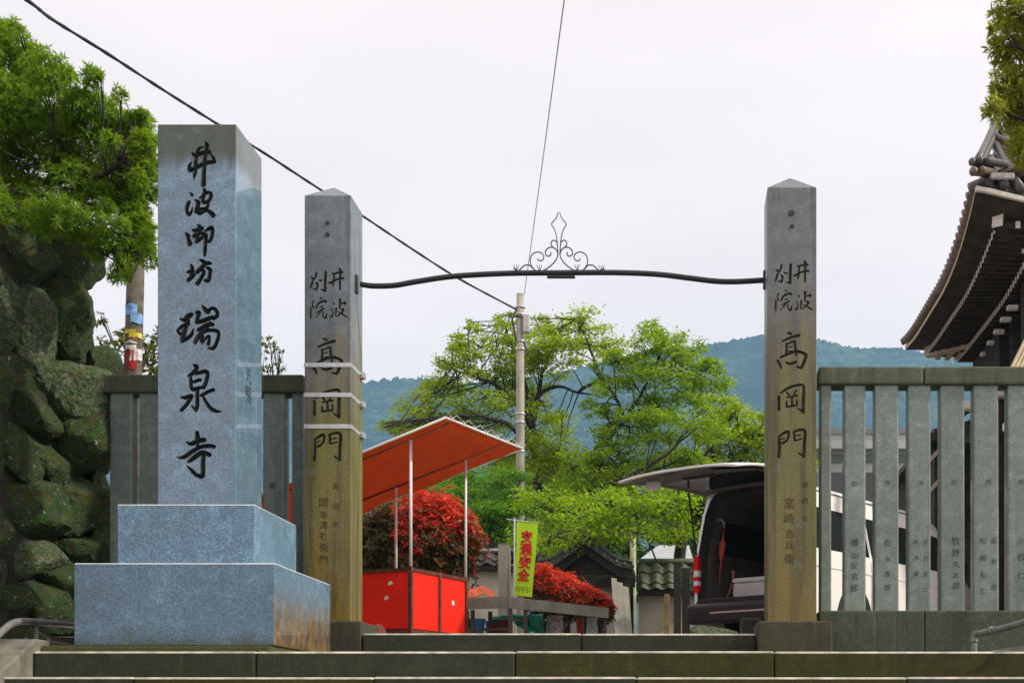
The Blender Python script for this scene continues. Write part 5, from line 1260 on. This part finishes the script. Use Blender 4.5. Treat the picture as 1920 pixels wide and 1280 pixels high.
m_.add([p for r_ in rg for p in r_], [(i * k + j, i * k + j + 1, (i + 1) * k + j + 1, (i + 1) * k + j) for i in range(len(ST) - 1) for j in range(k - 1)] + [tuple((len(ST) - 1) * k + j for j in range(k))])
m_.build('body', M['van'], van, (0, 0, 0), True)
# rear door opening: frame ring and dark load space
inn = lambda ins, u, zmin: [(max(0, w_ - ins) , u, max(zmin, z_ - (ins if z_ > 1.75 else 0))) for w_, z_ in PROF if z_ > 0.5]
A1 = inn(0.0, 0.0, 0.55); A2 = inn(0.05, -0.015, 0.60); A3 = inn(0.10, 0.12, 0.62); A4 = inn(0.10, 3.0, 0.62)
full = lambda L: L + [(-x_, y_, z_) for x_, y_, z_ in reversed(L[:-1])]
def bridge(La, Lb, mat, nm, flip=False):
    a, b = full(La), full(Lb); n = len(a); mm = MB(); mm.add(a + b, [((i, i + 1, n + i + 1, n + i) if not flip else (i, n + i, n + i + 1, i + 1)) for i in range(n - 1)]); return mm.build(nm, mat, van, (0, 0, 0), True)
bridge(A1, A2, M['van'], 'rear_frame'); bridge(A2, A3, M['trim'], 'door_seal'); bridge(A3, A4, M['interior'], 'load_lining', True)
m_ = MB(); m_.add(full(A4), [tuple(range(len(full(A4))))]); m_.build('bulkhead', M['interior'], van)
m_ = MB(); m_.box(-0.74, 0.74, -0.01, 3.0, 0.55, 0.62); m_.build('load_floor', M['interior'], van)
m_ = MB(); m_.box(-0.76, 0.76, -0.03, -0.012, 0.52, 0.61); m_.build('door_sill', M['trim'], van)
bm = bmesh.new(); bmesh.ops.create_cube(bm, size=1)
for v in bm.verts: v.co = Vector((v.co.x * 1.69, -0.10 + v.co.y * 0.22, 0.42 + v.co.z * 0.25))
bmesh.ops.bevel(bm, geom=list(bm.edges), offset=0.06, segments=3, affect='EDGES', profile=0.5)
me = bpy.data.meshes.new('rear_bumper'); bm.to_mesh(me); bm.free(); me.materials.append(M['trim']); link(bpy.data.objects.new('rear_bumper', me), van)
m_ = MB(); m_.box(-0.45, 0.75, -0.225, -0.212, 0.41, 0.43); m_.build('bumper_groove', M['steel'], van)
for s_ in (-1, 1):
    for (z0, z1, mt, nm) in ((0.98, 1.15, 'redlens', 'brake_light'), (0.90, 0.975, 'clearlens', 'reversing_light'), (0.85, 0.895, 'redlens', 'tail_light'), (0.79, 0.845, 'clearlens', 'indicator_light'), (0.70, 0.785, 'redlens', 'tail_light')):
        x0, x1 = 0.77, 0.852
        m_ = MB(); m_.hexa([(s_ * x0, -0.035, z0), (s_ * x1, -0.02, z0), (s_ * x1, 0.12, z0), (s_ * x0, 0.02, z0), (s_ * x0, -0.035, z1), (s_ * (x1 - 0.004), -0.02, z1), (s_ * (x1 - 0.004), 0.12, z1), (s_ * x0, 0.02, z1)]); m_.build(nm, M[mt], van)
# side glass, follows the body 4 mm proud
def side_strip(nm, u0, u1, z0, z1, off, mat, s_, nu=6, nz=5):
    mm = MB(); vs = []
    for i in range(nu + 1):
        u = u0 + (u1 - u0) * i / nu
        for j in range(nz + 1):
            z_ = z0 + (z1 - z0) * j / nz; vs.append((s_ * (halfw(u, z_) + off), u, zmap(u, z_)))
    f_ = [(i * (nz + 1) + j, (i + 1) * (nz + 1) + j, (i + 1) * (nz + 1) + j + 1, i * (nz + 1) + j + 1) for i in range(nu) for j in range(nz)]
    if s_ < 0: f_ = [tuple(reversed(q_)) for q_ in f_]
    mm.add(vs, f_); return mm.build(nm, mat, van, (0, 0, 0), True)
for s_ in (1, -1):
    for u0, u1 in ((0.14, 1.40), (1.46, 2.72), (2.80, 3.78)): side_strip('side_window', u0, u1, 1.15, 1.66, 0.005, M['glass'], s_)
    side_strip('rub_strip', 0.1, 4.3, 0.93, 0.955, 0.012, M['van'], s_, 10, 1); side_strip('drip_rail', 0.02, 3.5, 1.875, 1.89, 0.012, M['trim'], s_, 8, 1); side_strip('sill_trim', 0.3, 4.4, 0.27, 0.32, 0.01, M['steel'], s_, 8, 1)
    for u in (1.43, 2.76): side_strip('door_gap', u - 0.004, u + 0.004, 0.35, 1.8, 0.003, M['trim'], s_, 1, 8)
    for u in (1.02, 3.72):
        cx_ = s_ * 0.846
        MB().tube([(cx_ - s_ * 0.12, u, 0.36), (cx_ + s_ * 0.006, u, 0.36)], 0.41, 28).build('wheel_arch', M['trim'], van, (0, 0, 0))
        wh = MB().tube([(cx_ - s_ * 0.16, u, 0.315), (cx_ - s_ * 0.0, u, 0.315), (cx_ + s_ * 0.014, u, 0.315)], [0.315, 0.315, 0.29], 28).build('tyre', M['black'], van, (0, 0, 0))
        MB().tube([(cx_, u, 0.315), (cx_ + s_ * 0.02, u, 0.315)], [0.2, 0.18], 20).build('rim', M['steel'], wh, (0, 0, 0))
    m_ = MB(); m_.box(min(s_ * 0.86, s_ * 1.02), max(s_ * 0.86, s_ * 1.02), 3.7, 3.78, 1.1, 1.34); m_.build('door_mirror', M['trim'], van)
for s_ in (1, -1):
    for u0, u1 in ((0.3, 1.35), (1.5, 2.65)): side_strip('inner_window', u0, u1, 1.2, 1.6, -0.108, M['glass'], s_); 
# windscreen
mm = MB(); vs = []
for i in range(5):
    u = 3.60 + 0.68 * i / 4
    for j in range(9):
        x_ = -0.56 + 1.12 * j / 8; vs.append((x_ * (1 + 0.14 * i / 4), u, H(u) - 0.02 * abs(x_) ** 2 + 0.006))
mm.add(vs, [(i * 9 + j, i * 9 + j + 1, (i + 1) * 9 + j + 1, (i + 1) * 9 + j) for i in range(4) for j in range(8)]); mm.build('windscreen', M['glass'], van, (0, 0, 0), True)
# tailgate, raised
tgp = lambda u, x_, dz=0.0: ((x_ * (0.70 + 0.14 * min(1, u / 0.9) - 0.05 * max(0, u - 1.1)), -u, 1.955 + 0.11 * math.sin(min(1, u / 1.55) * math.pi * 0.8) - 0.095 * u + dz - 0.05 * abs(x_) ** 3))
nu, nx_ = 14, 12; TL = 1.48
mm = MB(); vs = [tgp(TL * i / nu, -1 + 2 * j / nx_) for i in range(nu + 1) for j in range(nx_ + 1)]
mm.add(vs, [(i * (nx_ + 1) + j, i * (nx_ + 1) + j + 1, (i + 1) * (nx_ + 1) + j + 1, (i + 1) * (nx_ + 1) + j) for i in range(nu) for j in range(nx_)])
tg = mm.build('tailgate', M['van'], van, (0, 0, 0), True); sd_ = tg.modifiers.new('t', 'SOLIDIFY'); sd_.thickness = 0.03; sd_.offset = -1
mm = MB(); vs = [tgp(0.18 + 0.62 * i / 6, -0.82 + 1.64 * j / 8, -0.038) for i in range(7) for j in range(9)]
mm.add(vs, [(i * 9 + j, i * 9 + j + 1, (i + 1) * 9 + j + 1, (i + 1) * 9 + j) for i in range(6) for j in range(8)]); mm.build('rear_window', M['glass'], tg, (0, 0, 0), True)
mm = MB(); vs = [tgp(0.02 + 1.42 * i / 12, -0.965 + 1.93 * j / 10, -0.034) for i in range(13) for j in range(11)]
mm.add(vs, [(i * 11 + j, i * 11 + j + 1, (i + 1) * 11 + j + 1, (i + 1) * 11 + j) for i in range(12) for j in range(10)]); mm.build('inner_panel', plain('tailgate_lining', (0.13, 0.13, 0.115), 0.6, 0.1), tg, (0, 0, 0), True)
a = Vector(tgp(1.22, -0.62, -0.07)); m_ = MB(); m_.box(a.x - 0.07, a.x + 0.07, a.y - 0.05, a.y + 0.05, a.z - 0.08, a.z); m_.build('latch_housing', M['clearlens'], tg)
a = Vector(tgp(1.02, 0.0, -0.065)); m_ = MB(); m_.box(a.x - 0.22, a.x + 0.22, a.y - 0.03, a.y + 0.03, a.z - 0.02, a.z); m_.build('plate_garnish', M['trim'], tg)
a = Vector(tgp(0.3, -0.7, 0.03)); m_ = MB(); m_.tube([a, a + Vector((0.0, -0.02, 0.09)), a + Vector((0.1, -0.05, 0.10))], [0.03, 0.03, 0.02], 8); m_.build('rear_mirror', M['trim'], tg)
for s_ in (-1, 1): MB().tube([(s_ * 0.80, -0.02, 1.16), tgp(0.36, s_ * 0.88, -0.07)], [0.009, 0.014], 8).build('gas_strut', M['trim'], van)
# things in the load space
def van_pt(x_, u, z_): return van.matrix_basis @ Vector((x_, u, z_)) if False else Vector((vc.x + x_ * math.cos(HV) + u * math.sin(HV), vc.y - x_ * math.sin(HV) + u * math.cos(HV), vc.z + z_))
bs_ = van_pt(-0.16, 0.38, 0.62)
co = empty('cooler_box', bs_, 'pale grey cooler box lying inside the open van', 'cooler box', None, -HV)
bevel_box(-0.27, 0.27, -0.16, 0.16, 0.0, 0.19, 0.03, 'tub', plain('cooler_grey', (0.50, 0.53, 0.55), 0.5, 0.06), co, (0, 0, 0), 3); bevel_box(-0.28, 0.24, -0.165, 0.165, 0.192, 0.255, 0.03, 'lid', plain('cooler_lid', (0.62, 0.64, 0.66), 0.45, 0.05), co, (0, 0, 0), 3)
MB().tube([(-0.3, 0, 0.12), (-0.33, 0, 0.06), (-0.3, 0, 0.02)], 0.014, 6).build('handle', M['steel'], co)
p0 = van_pt(-0.63, 0.22, 0.84); p1 = van_pt(-0.58, 0.25, 1.52)
um = empty('umbrella', p0, 'furled red umbrella hanging just inside the open van', 'umbrella')
MB().tube([p0.lerp(p1, f_) for f_ in (0, 0.42, 0.5, 0.72, 0.78, 1.0)], [0.008, 0.014, 0.035, 0.045, 0.016, 0.008], 10).build('furled_cloth', plain('umbrella_red', (0.45, 0.06, 0.06), 0.6), um, p0, True)
MB().tube([p1, p1 + Vector((0, 0, 0.06)), p1 + Vector((-0.03, 0, 0.10)), p1 + Vector((-0.08, 0, 0.09)), p1 + Vector((-0.09, 0, 0.05))], 0.009, 8).build('hook_handle', M['steel'], um, p0, True)
q0 = van_pt(-0.47, 0.3, 0.622); st_ = empty('folding_stand', q0, 'small orange-brown folding stand beside the cooler box', 'stand')
for dx in (-0.09, 0.09): MB().tube([q0 + Vector((dx, 0, 0)), q0 + Vector((0, 0.03, 0.22)), q0 + Vector((-dx * 0.1, 0.02, 0.36))], 0.012, 7).build('leg', plain('stand_orange', (0.4, 0.14, 0.07), 0.5), st_, q0, True)
MB().tube([q0 + Vector((-0.06, 0.01, 0.08)), q0 + Vector((0.06, 0.01, 0.08))], 0.009, 6).build('cross_bar', plain('stand_brown', (0.25, 0.08, 0.04), 0.5), st_, q0, True)
q0 = van_pt(-0.26, 0.62, 0.63); o = bevel_box(-0.09, 0.09, -0.02, 0.02, 0, 0.4, 0.006, 'wooden_slat', M['brownwood'], None, (0, 0, 0), 1); o.location = q0; o.rotation_euler = (0, R(-55), -HV); tag(o, 'short wooden slat leaning behind the cooler box', 'wood')

# ------------------------------------------------------------------ temple roof on the right
M['kawara'] = plain('brown_glazed_tile', (0.16, 0.11, 0.09), 0.4, 0.3, 9, 0.5)
M['kawara_d'] = plain('dark_glazed_tile', (0.07, 0.07, 0.065), 0.4, 0.3, 9, 0.5)
M['lit_goldwood'] = plain('sunlit_fascia', (0.50, 0.42, 0.28), 0.7, 0.12, 6)  # warm sunlight on the left eave put into the timber colour
M['eavewood'] = plain('old_eave_timber', (0.034, 0.026, 0.015), 0.8, 0.4, 6)
M['chalk'] = plain('chalk_white_end', (0.72, 0.70, 0.64), 0.8, 0.1, 10)
XE, YA, YB, ZE = 3.66, 15.7, 20.9, 6.06
cl01 = lambda v: max(0.0, min(1.0, v))
def flare(x_, y_):
    n_ = 0.52 * cl01((18.1 - y_) / 2.4) ** 1.8 * cl01(1 - (x_ - XE) / 3.2) ** 1.6
    f_ = 0.10 * cl01((y_ - 19.6) / 1.3) ** 2 * cl01(1 - (x_ - XE) / 3.0) ** 2
    return n_ + f_
def ez(x_, y_): return CAMZ + ZE + flare(x_, y_)
def ex(y_): return XE - 0.05 * cl01((17.4 - y_) / 1.7) ** 2 
tbase = Vector((6.5, 18.3, gz(18)))
tem = empty('temple_hall', tbase, 'temple hall with upswept tiled eaves and rows of white-tipped rafters', 'temple')
# left eave: fascia, tile ends, soffit
ys = np.linspace(YA, YB, 41)
m_ = MB()
for i in range(40):
    y0, y1 = ys[i], ys[i + 1]
    p = [(ex(y0), y0, ez(ex(y0), y0) - 0.10), (ex(y0) + 0.06, y0, ez(ex(y0), y0) - 0.10), (ex(y1) + 0.06, y1, ez(ex(y1), y1) - 0.10), (ex(y1), y1, ez(ex(y1), y1) - 0.10)]
    m_.hexa(p + [(a, b, c + 0.055) for a, b, c in p])
m_.build('eave_fascia', M['lit_goldwood'], tem, tbase)
m_ = MB(); xs_ = np.linspace(XE - 0.05, 8.6, 30)
for i in range(29):
    x0, x1 = xs_[i], xs_[i + 1]
    p = [(x0, YA - 0.05, ez(x0, YA) - 0.10), (x1, YA - 0.05, ez(x1, YA) - 0.10), (x1, YA + 0.01, ez(x1, YA) - 0.10), (x0, YA + 0.01, ez(x0, YA) - 0.10)]
    m_.hexa(p + [(a, b, c + 0.055) for a, b, c in p])
m_.build('eave_fascia', M['chalk'], tem, tbase)
nt = 36
for i in range(nt):
    y_ = YA + 0.08 + (YB - YA - 0.1) * i / (nt - 1); x_ = ex(y_); z_ = ez(x_, y_)
    o = MB().tube([(x_ - 0.06, y_, z_ + 0.01), (x_ + 0.5, y_, z_ + 0.26), (x_ + 1.3, y_, z_ + 0.72)], 0.058, 9).build('cover_tile', M['kawara'], tem, tbase, True)
nf = 18
hip = lambda s_: Vector((XE - 0.05 + 0.62 * s_, YA - 0.05 + 1.55 * s_, CAMZ + ZE + 0.58 + 1.22 * s_ - 0.12 * s_ * (1 - s_)))
for i in range(nf):
    x_ = XE + 0.1 + i * 0.19; z_ = ez(x_, YA)
    s1 = (x_ - XE) / 0.62 if x_ < XE + 1.24 else 2.0
    top = Vector((x_, YA - 0.05 + 1.55 * s1, hip(min(s1, 2.0)).z))
    st0 = Vector((x_, YA - 0.08, z_ + 0.02))
    MB().tube([st0, st0.lerp(top, 0.5) - Vector((0, 0, 0.06)), top], 0.06, 9).build('cover_tile', M['kawara_d'] if i < 4 else M['kawara'], tem, tbase, True)
m_ = MB(); vs = []
for i in range(13):
    x_ = XE + i * 0.4; s1 = min(2.0, (x_ - XE) / 0.62)
    vs += [(x_, YA - 0.05, ez(x_, YA) - 0.03), (x_, YA - 0.05 + 1.55 * max(s1, 0.02), hip(s1).z - 0.06)]
m_.add(vs, [(2 * i, 2 * i + 2, 2 * i + 3, 2 * i + 1) for i in range(12)]); m_.build('roof_front', M['kawara_d'], tem, tbase)
m_ = MB(); vs = []
for i in range(21):
    y_ = YA + (YB - YA) * i / 20; x_ = ex(y_); z_ = ez(x_, y_)
    vs += [(x_, y_, z_ - 0.04), (x_ + 0.5, y_, z_ + 0.2), (x_ + 1.5, y_, z_ + 0.78)]
m_.add(vs, [(3 * i + j, 3 * i + j + 1, 3 * i + j + 4, 3 * i + j + 3) for i in range(20) for j in range(2)]); m_.build('roof_left', M['kawara_d'], tem, tbase)
for dz, r_ in ((0.06, 0.06), (0.15, 0.045)):
    MB().tube([hip(s_) + Vector((-0.02, -0.02, dz)) for s_ in np.linspace(0.06, 2.0, 9)], r_, 10).build('hip_ridge', M['kawara_d'], tem, tbase, True)
for (dx, dz, r_) in ((-0.075, 0.0, 0.052), (0.03, 0.015, 0.048), (-0.09, 0.115, 0.045), (0.0, 0.135, 0.045), (0.095, 0.13, 0.045)):
    p = hip(0.0) + Vector((dx, -0.16, dz)); d_ = Vector((0.30, 0.24, 0.06)) if dz > 0.1 else Vector((0.2, 0.2, 0.06))
    MB().tube([p - d_ * 0.06, p, p + d_ * 0.02, p + d_], [r_ * 0.8, r_ * 1.12, r_, r_ * 0.9], 14).build('corner_tile', M['kawara'] if dz < 0.1 else M['kawara_d'], tem, tbase, True)
bevel_box(XE + 0.10, XE + 0.40, YA - 0.14, YA - 0.09, ez(XE + .2, YA) + 0.05, ez(XE + .2, YA) + 0.13, 0.02, 'ridge_end_plaque', plain('weathered_plaque', (0.34, 0.34, 0.33), 0.7, 0.35, 30), tem, tbase, 2)
for i in range(5):
    p = W(1864 - 2 * (i % 2), 255 + i * 15, 16.9); q_ = W(1960, 300 + i * 16, 16.7)
    MB().tube([p, q_], 0.042, 10).build('ridge_course', M['kawara'], tem, tbase, True)
p = W(1704, 642, 20.9)
for k in range(3): MB().tube([p + Vector((0.02 * k, 0, 0.05 * k)), p + Vector((0.35, -0.1, 0.16 + 0.05 * k))], 0.05, 10).build('corner_tile', M['kawara'], tem, tbase, True)
m_ = MB(); nxx, nyy = 16, 26; vs = []
for j in range(nyy + 1):
    for i in range(nxx + 1):
        y_ = YA + (YB - YA) * j / nyy; x_ = ex(y_) + (8.6 - ex(y_)) * i / nxx; vs.append((x_, y_, ez(x_, y_) - 0.11 + 0.02 * (x_ - XE)))
m_.add(vs, [(j * (nxx + 1) + i, (j + 1) * (nxx + 1) + i, (j + 1) * (nxx + 1) + i + 1, j * (nxx + 1) + i + 1) for j in range(nyy) for i in range(nxx)]); m_.build('soffit', M['eavewood'], tem, tbase, True)
def rafter(x0, x1, y_, dz, w_, h_):
    z0 = ez(x0, y_) - 0.11 - dz; z1 = ez(x1, y_) - 0.11 - dz + 0.03
    mm = MB(); mm.hexa([(x0, y_ - w_ / 2, z0 - h_), (x0, y_ + w_ / 2, z0 - h_), (x1, y_ + w_ / 2, z1 - h_), (x1, y_ - w_ / 2, z1 - h_), (x0, y_ - w_ / 2, z0), (x0, y_ + w_ / 2, z0), (x1, y_ + w_ / 2, z1), (x1, y_ - w_ / 2, z1)])
    r_ = mm.build('rafter', M['eavewood'], tem, tbase)
    m2 = MB(); m2.box(x0 - 0.006, x0 - 0.0005, y_ - w_ / 2, y_ + w_ / 2, z0 - h_, z0); e_ = m2.build('white_end', M['chalk'], r_, tbase)
for i in range(40): rafter(XE + 0.30, 5.2, YA + 0.35 + 4.75 * i / 39, 0.02, 0.062, 0.085)
for i in range(34): rafter(XE + 0.80, 5.4, YA + 0.85 + 4.1 * i / 33, 0.12, 0.062, 0.085)
for i in range(20):
    x_ = XE + 0.55 + i * 0.13; y0 = YA + 0.30; z_ = ez(x_, y0) - 0.13
    mm = MB(); mm.box(x_ - 0.03, x_ + 0.03, y0, y0 + 1.3, z_ - 0.085, z_); mm.build('rafter', M['eavewood'], tem, tbase)
    mm = MB(); mm.box(x_ - 0.03, x_ + 0.03, y0 - 0.007, y0 - 0.001, z_ - 0.085, z_); mm.build('rafter_end', M['chalk'], tem, tbase)
for (ox, oy, s_) in ((0.30, 0.30, 0.07), (0.78, 0.70, 0.07)):
    a = Vector((XE + ox, YA + oy, ez(XE + ox, YA + oy) - 0.16)); b = Vector((5.4, YA + oy + 1.9, CAMZ + ZE - 0.2))
    MB().bar(a, b, 0.14, 0.18).build('hip_rafter', M['eavewood'], tem, tbase); d = (a - b).normalized()
    MB().bar(a + d * 0.012, a + d * 0.002, 0.142, 0.182).build('hip_rafter_end', M['chalk'], tem, tbase)
    a = Vector((XE + ox, YB - oy, ez(XE + ox, YB - oy) - 0.18)); b = Vector((5.4, YB - 1.9, CAMZ + ZE - 0.2)); MB().bar(a, b, 0.14, 0.18).build('hip_rafter', M['lit_goldwood'] if ox < 0.5 else M['eavewood'], tem, tbase)  # outer far rafter takes the painted sunlit colour
for i in range(16):                               # far eave, rafter ends
    x_ = XE + 0.5 + i * 0.16; z_ = ez(x_, YB) - 0.14; mm = MB(); mm.box(x_ - 0.03, x_ + 0.05, YB - 0.5, YB - 0.05, z_ - 0.12, z_ - 0.03); mm.build('rafter', M['lit_goldwood'], tem, tbase)
for i, (px, py) in enumerate(((1908, 577), (1895, 599), (1882, 622), (1869, 643), (1856, 664))):
    p = W(px, py, 17.4 + 0.55 * i); MB().bar(p, p + Vector((0.9, 0.1, 0.15)), 0.10, 0.09).build('bracket_arm', M['eavewood'], tem, tbase); MB().bar(p + Vector((-0.14, 0, 0)), p + Vector((-0.003, 0, 0.001)), 0.10, 0.05).build('bracket_tip', M['chalk'], tem, tbase)
for i, (px, py) in enumerate(((1815, 712), (1880, 738), (1816, 762), (1894, 800))):
    p = W(px, py, 18.6); bevel_box(p.x - 0.10, p.x + 0.10, 18.5, 18.66, p.z - 0.06, p.z + 0.06, 0.01, 'bracket_block', M['chalk'], tem, tbase)
m_ = MB(); m_.box(5.0, 8.6, 16.6, 20.2, gz(18), CAMZ + ZE - 0.2); m_.build('hall_wall', M['darkwood'], tem, tbase)
m_ = MB(); m_.box(4.65, 5.0, 18.7, 20.4, gz(18), CAMZ + ZE - 0.35); m_.build('side_bay', M['darkwood'], tem, tbase)
for (x_, y_) in ((4.62, 16.9), (4.85, 18.4)):
    MB().tube([(x_, y_, gz(17)), (x_, y_, CAMZ + ZE - 0.3)], 0.13, 14).build('pillar', M['darkwood'], tem, tbase, True)
# stacked timber under the eave end seen above the fence
for k in range(4):
    a = W(1893 + k * 8, 700, 15.2); b = W(1925 + k * 8, 635, 15.4); MB().bar(a, b, 0.03, 0.05).build('stair_slat', M['lit_goldwood'], tem, tbase)
# lower dark hall behind
hb = Vector((6.5, 22.5, gz(22)))
hall = empty('timber_hall', hb, 'dark timber hall with pale eave beams seen through the long fence', 'hall')
xl = xs(1741, 21.0)
m_ = MB(); m_.box(xl + 0.1, 9.5, 21.0, 24.5, gz(22), W(0, 830, 21).z); m_.build('wall', M['darkwood'], hall, hb)
m_ = MB(); za = W(0, 835, 21).z; m_.hexa([(xl - 0.05, 20.7, za), (9.5, 20.7, za + 2.0), (9.5, 24.6, za + 2.0), (xl - 0.05, 24.6, za), (xl - 0.05, 20.7, za + 0.1), (9.5, 20.7, za + 2.2), (9.5, 24.6, za + 2.2), (xl - 0.05, 24.6, za + 0.1)]); m_.build('roof', M['kawara_d'], hall, hb)
for k in range(8):
    MB().tube([(xl - 0.07 + k * 0.1, 20.62, za + 0.08 + k * 0.065), (xl - 0.07 + k * 0.1, 20.95, za + 0.1 + k * 0.065)], 0.05, 9).build('tile_end', M['kawara_d'], hall, hb, True)
for py in (858, 915): MB().bar(W(1738, py + 10, 20.6), W(1775, py - 30, 20.6), 0.05, 0.06).build('eave_beam', M['lit_goldwood'], hall, hb)

# far grey building beyond the van
fb = Vector((xs(1640, 44), 46, gz(46)))
far = empty('grey_building', fb, 'flat-roofed pale grey building far behind the white van', 'building')
M['farwall'] = plain('far_wall', (0.36, 0.40, 0.40), 0.8, 0.06, 0.6)
x0, x1 = xs(1470, 44), xs(1790, 44); zt_ = W(0, 812, 44).z
m_ = MB(); m_.box(x0, x1, 44, 50, gz(46), zt_ - 0.6); m_.build('wall', M['farwall'], far, fb)
m_ = MB(); m_.box(x0 - 0.3, x1 + 0.3, 43.6, 50.3, zt_ - 0.6, zt_); m_.build('roof_slab', M['farwall'], far, fb)
m_ = MB(); m_.box(x0 - 0.35, x1 + 0.35, 43.55, 43.598, zt_ - 0.12, zt_ + 0.06); m_.build('roof_edge', plain('far_edge', (0.16, 0.19, 0.2), 0.7, 0.1), far, fb)
m_ = MB(); m_.box(x0, x1, 43.9, 43.997, zt_ - 1.0, zt_ - 0.75); m_.build('gutter', plain('far_gutter', (0.1, 0.13, 0.14), 0.7, 0.1), far, fb)
for k in range(6):
    xx = x0 + 0.5 + k * 1.0; fr_ = MB(); fr_.box(xx, xx + 0.7, 43.96, 43.998, zt_ - 2.4, zt_ - 1.3); w_ = fr_.build('window', M['farwall'], far, fb); p_ = MB(); p_.box(xx + 0.05, xx + 0.65, 43.94, 43.958, zt_ - 2.35, zt_ - 1.35); p_.build('pane', M['glass'], w_, fb)

# ------------------------------------------------------------------ hazy air
hz = MB(); hz.box(-2950, 2950, -60, 2650, -1.2, 610)
o = hz.build('haze', [])
t = bpy.data.materials.new('haze_air'); t.use_nodes = True; nt_ = t.node_tree; nt_.nodes.remove(nt_.nodes['Principled BSDF'])
pv = nt_.nodes.new('ShaderNodeVolumePrincipled'); pv.inputs['Color'].default_value = (0.37, 0.69, 1.0, 1); pv.inputs['Density'].default_value = 0.00026; pv.inputs['Anisotropy'].default_value = 0.2
nt_.links.new(pv.outputs[0], nt_.nodes['Material Output'].inputs['Volume'])
o.data.materials.append(t); o["kind"] = 'stuff'; o["label"] = 'pale blue spring haze filling the valley air'
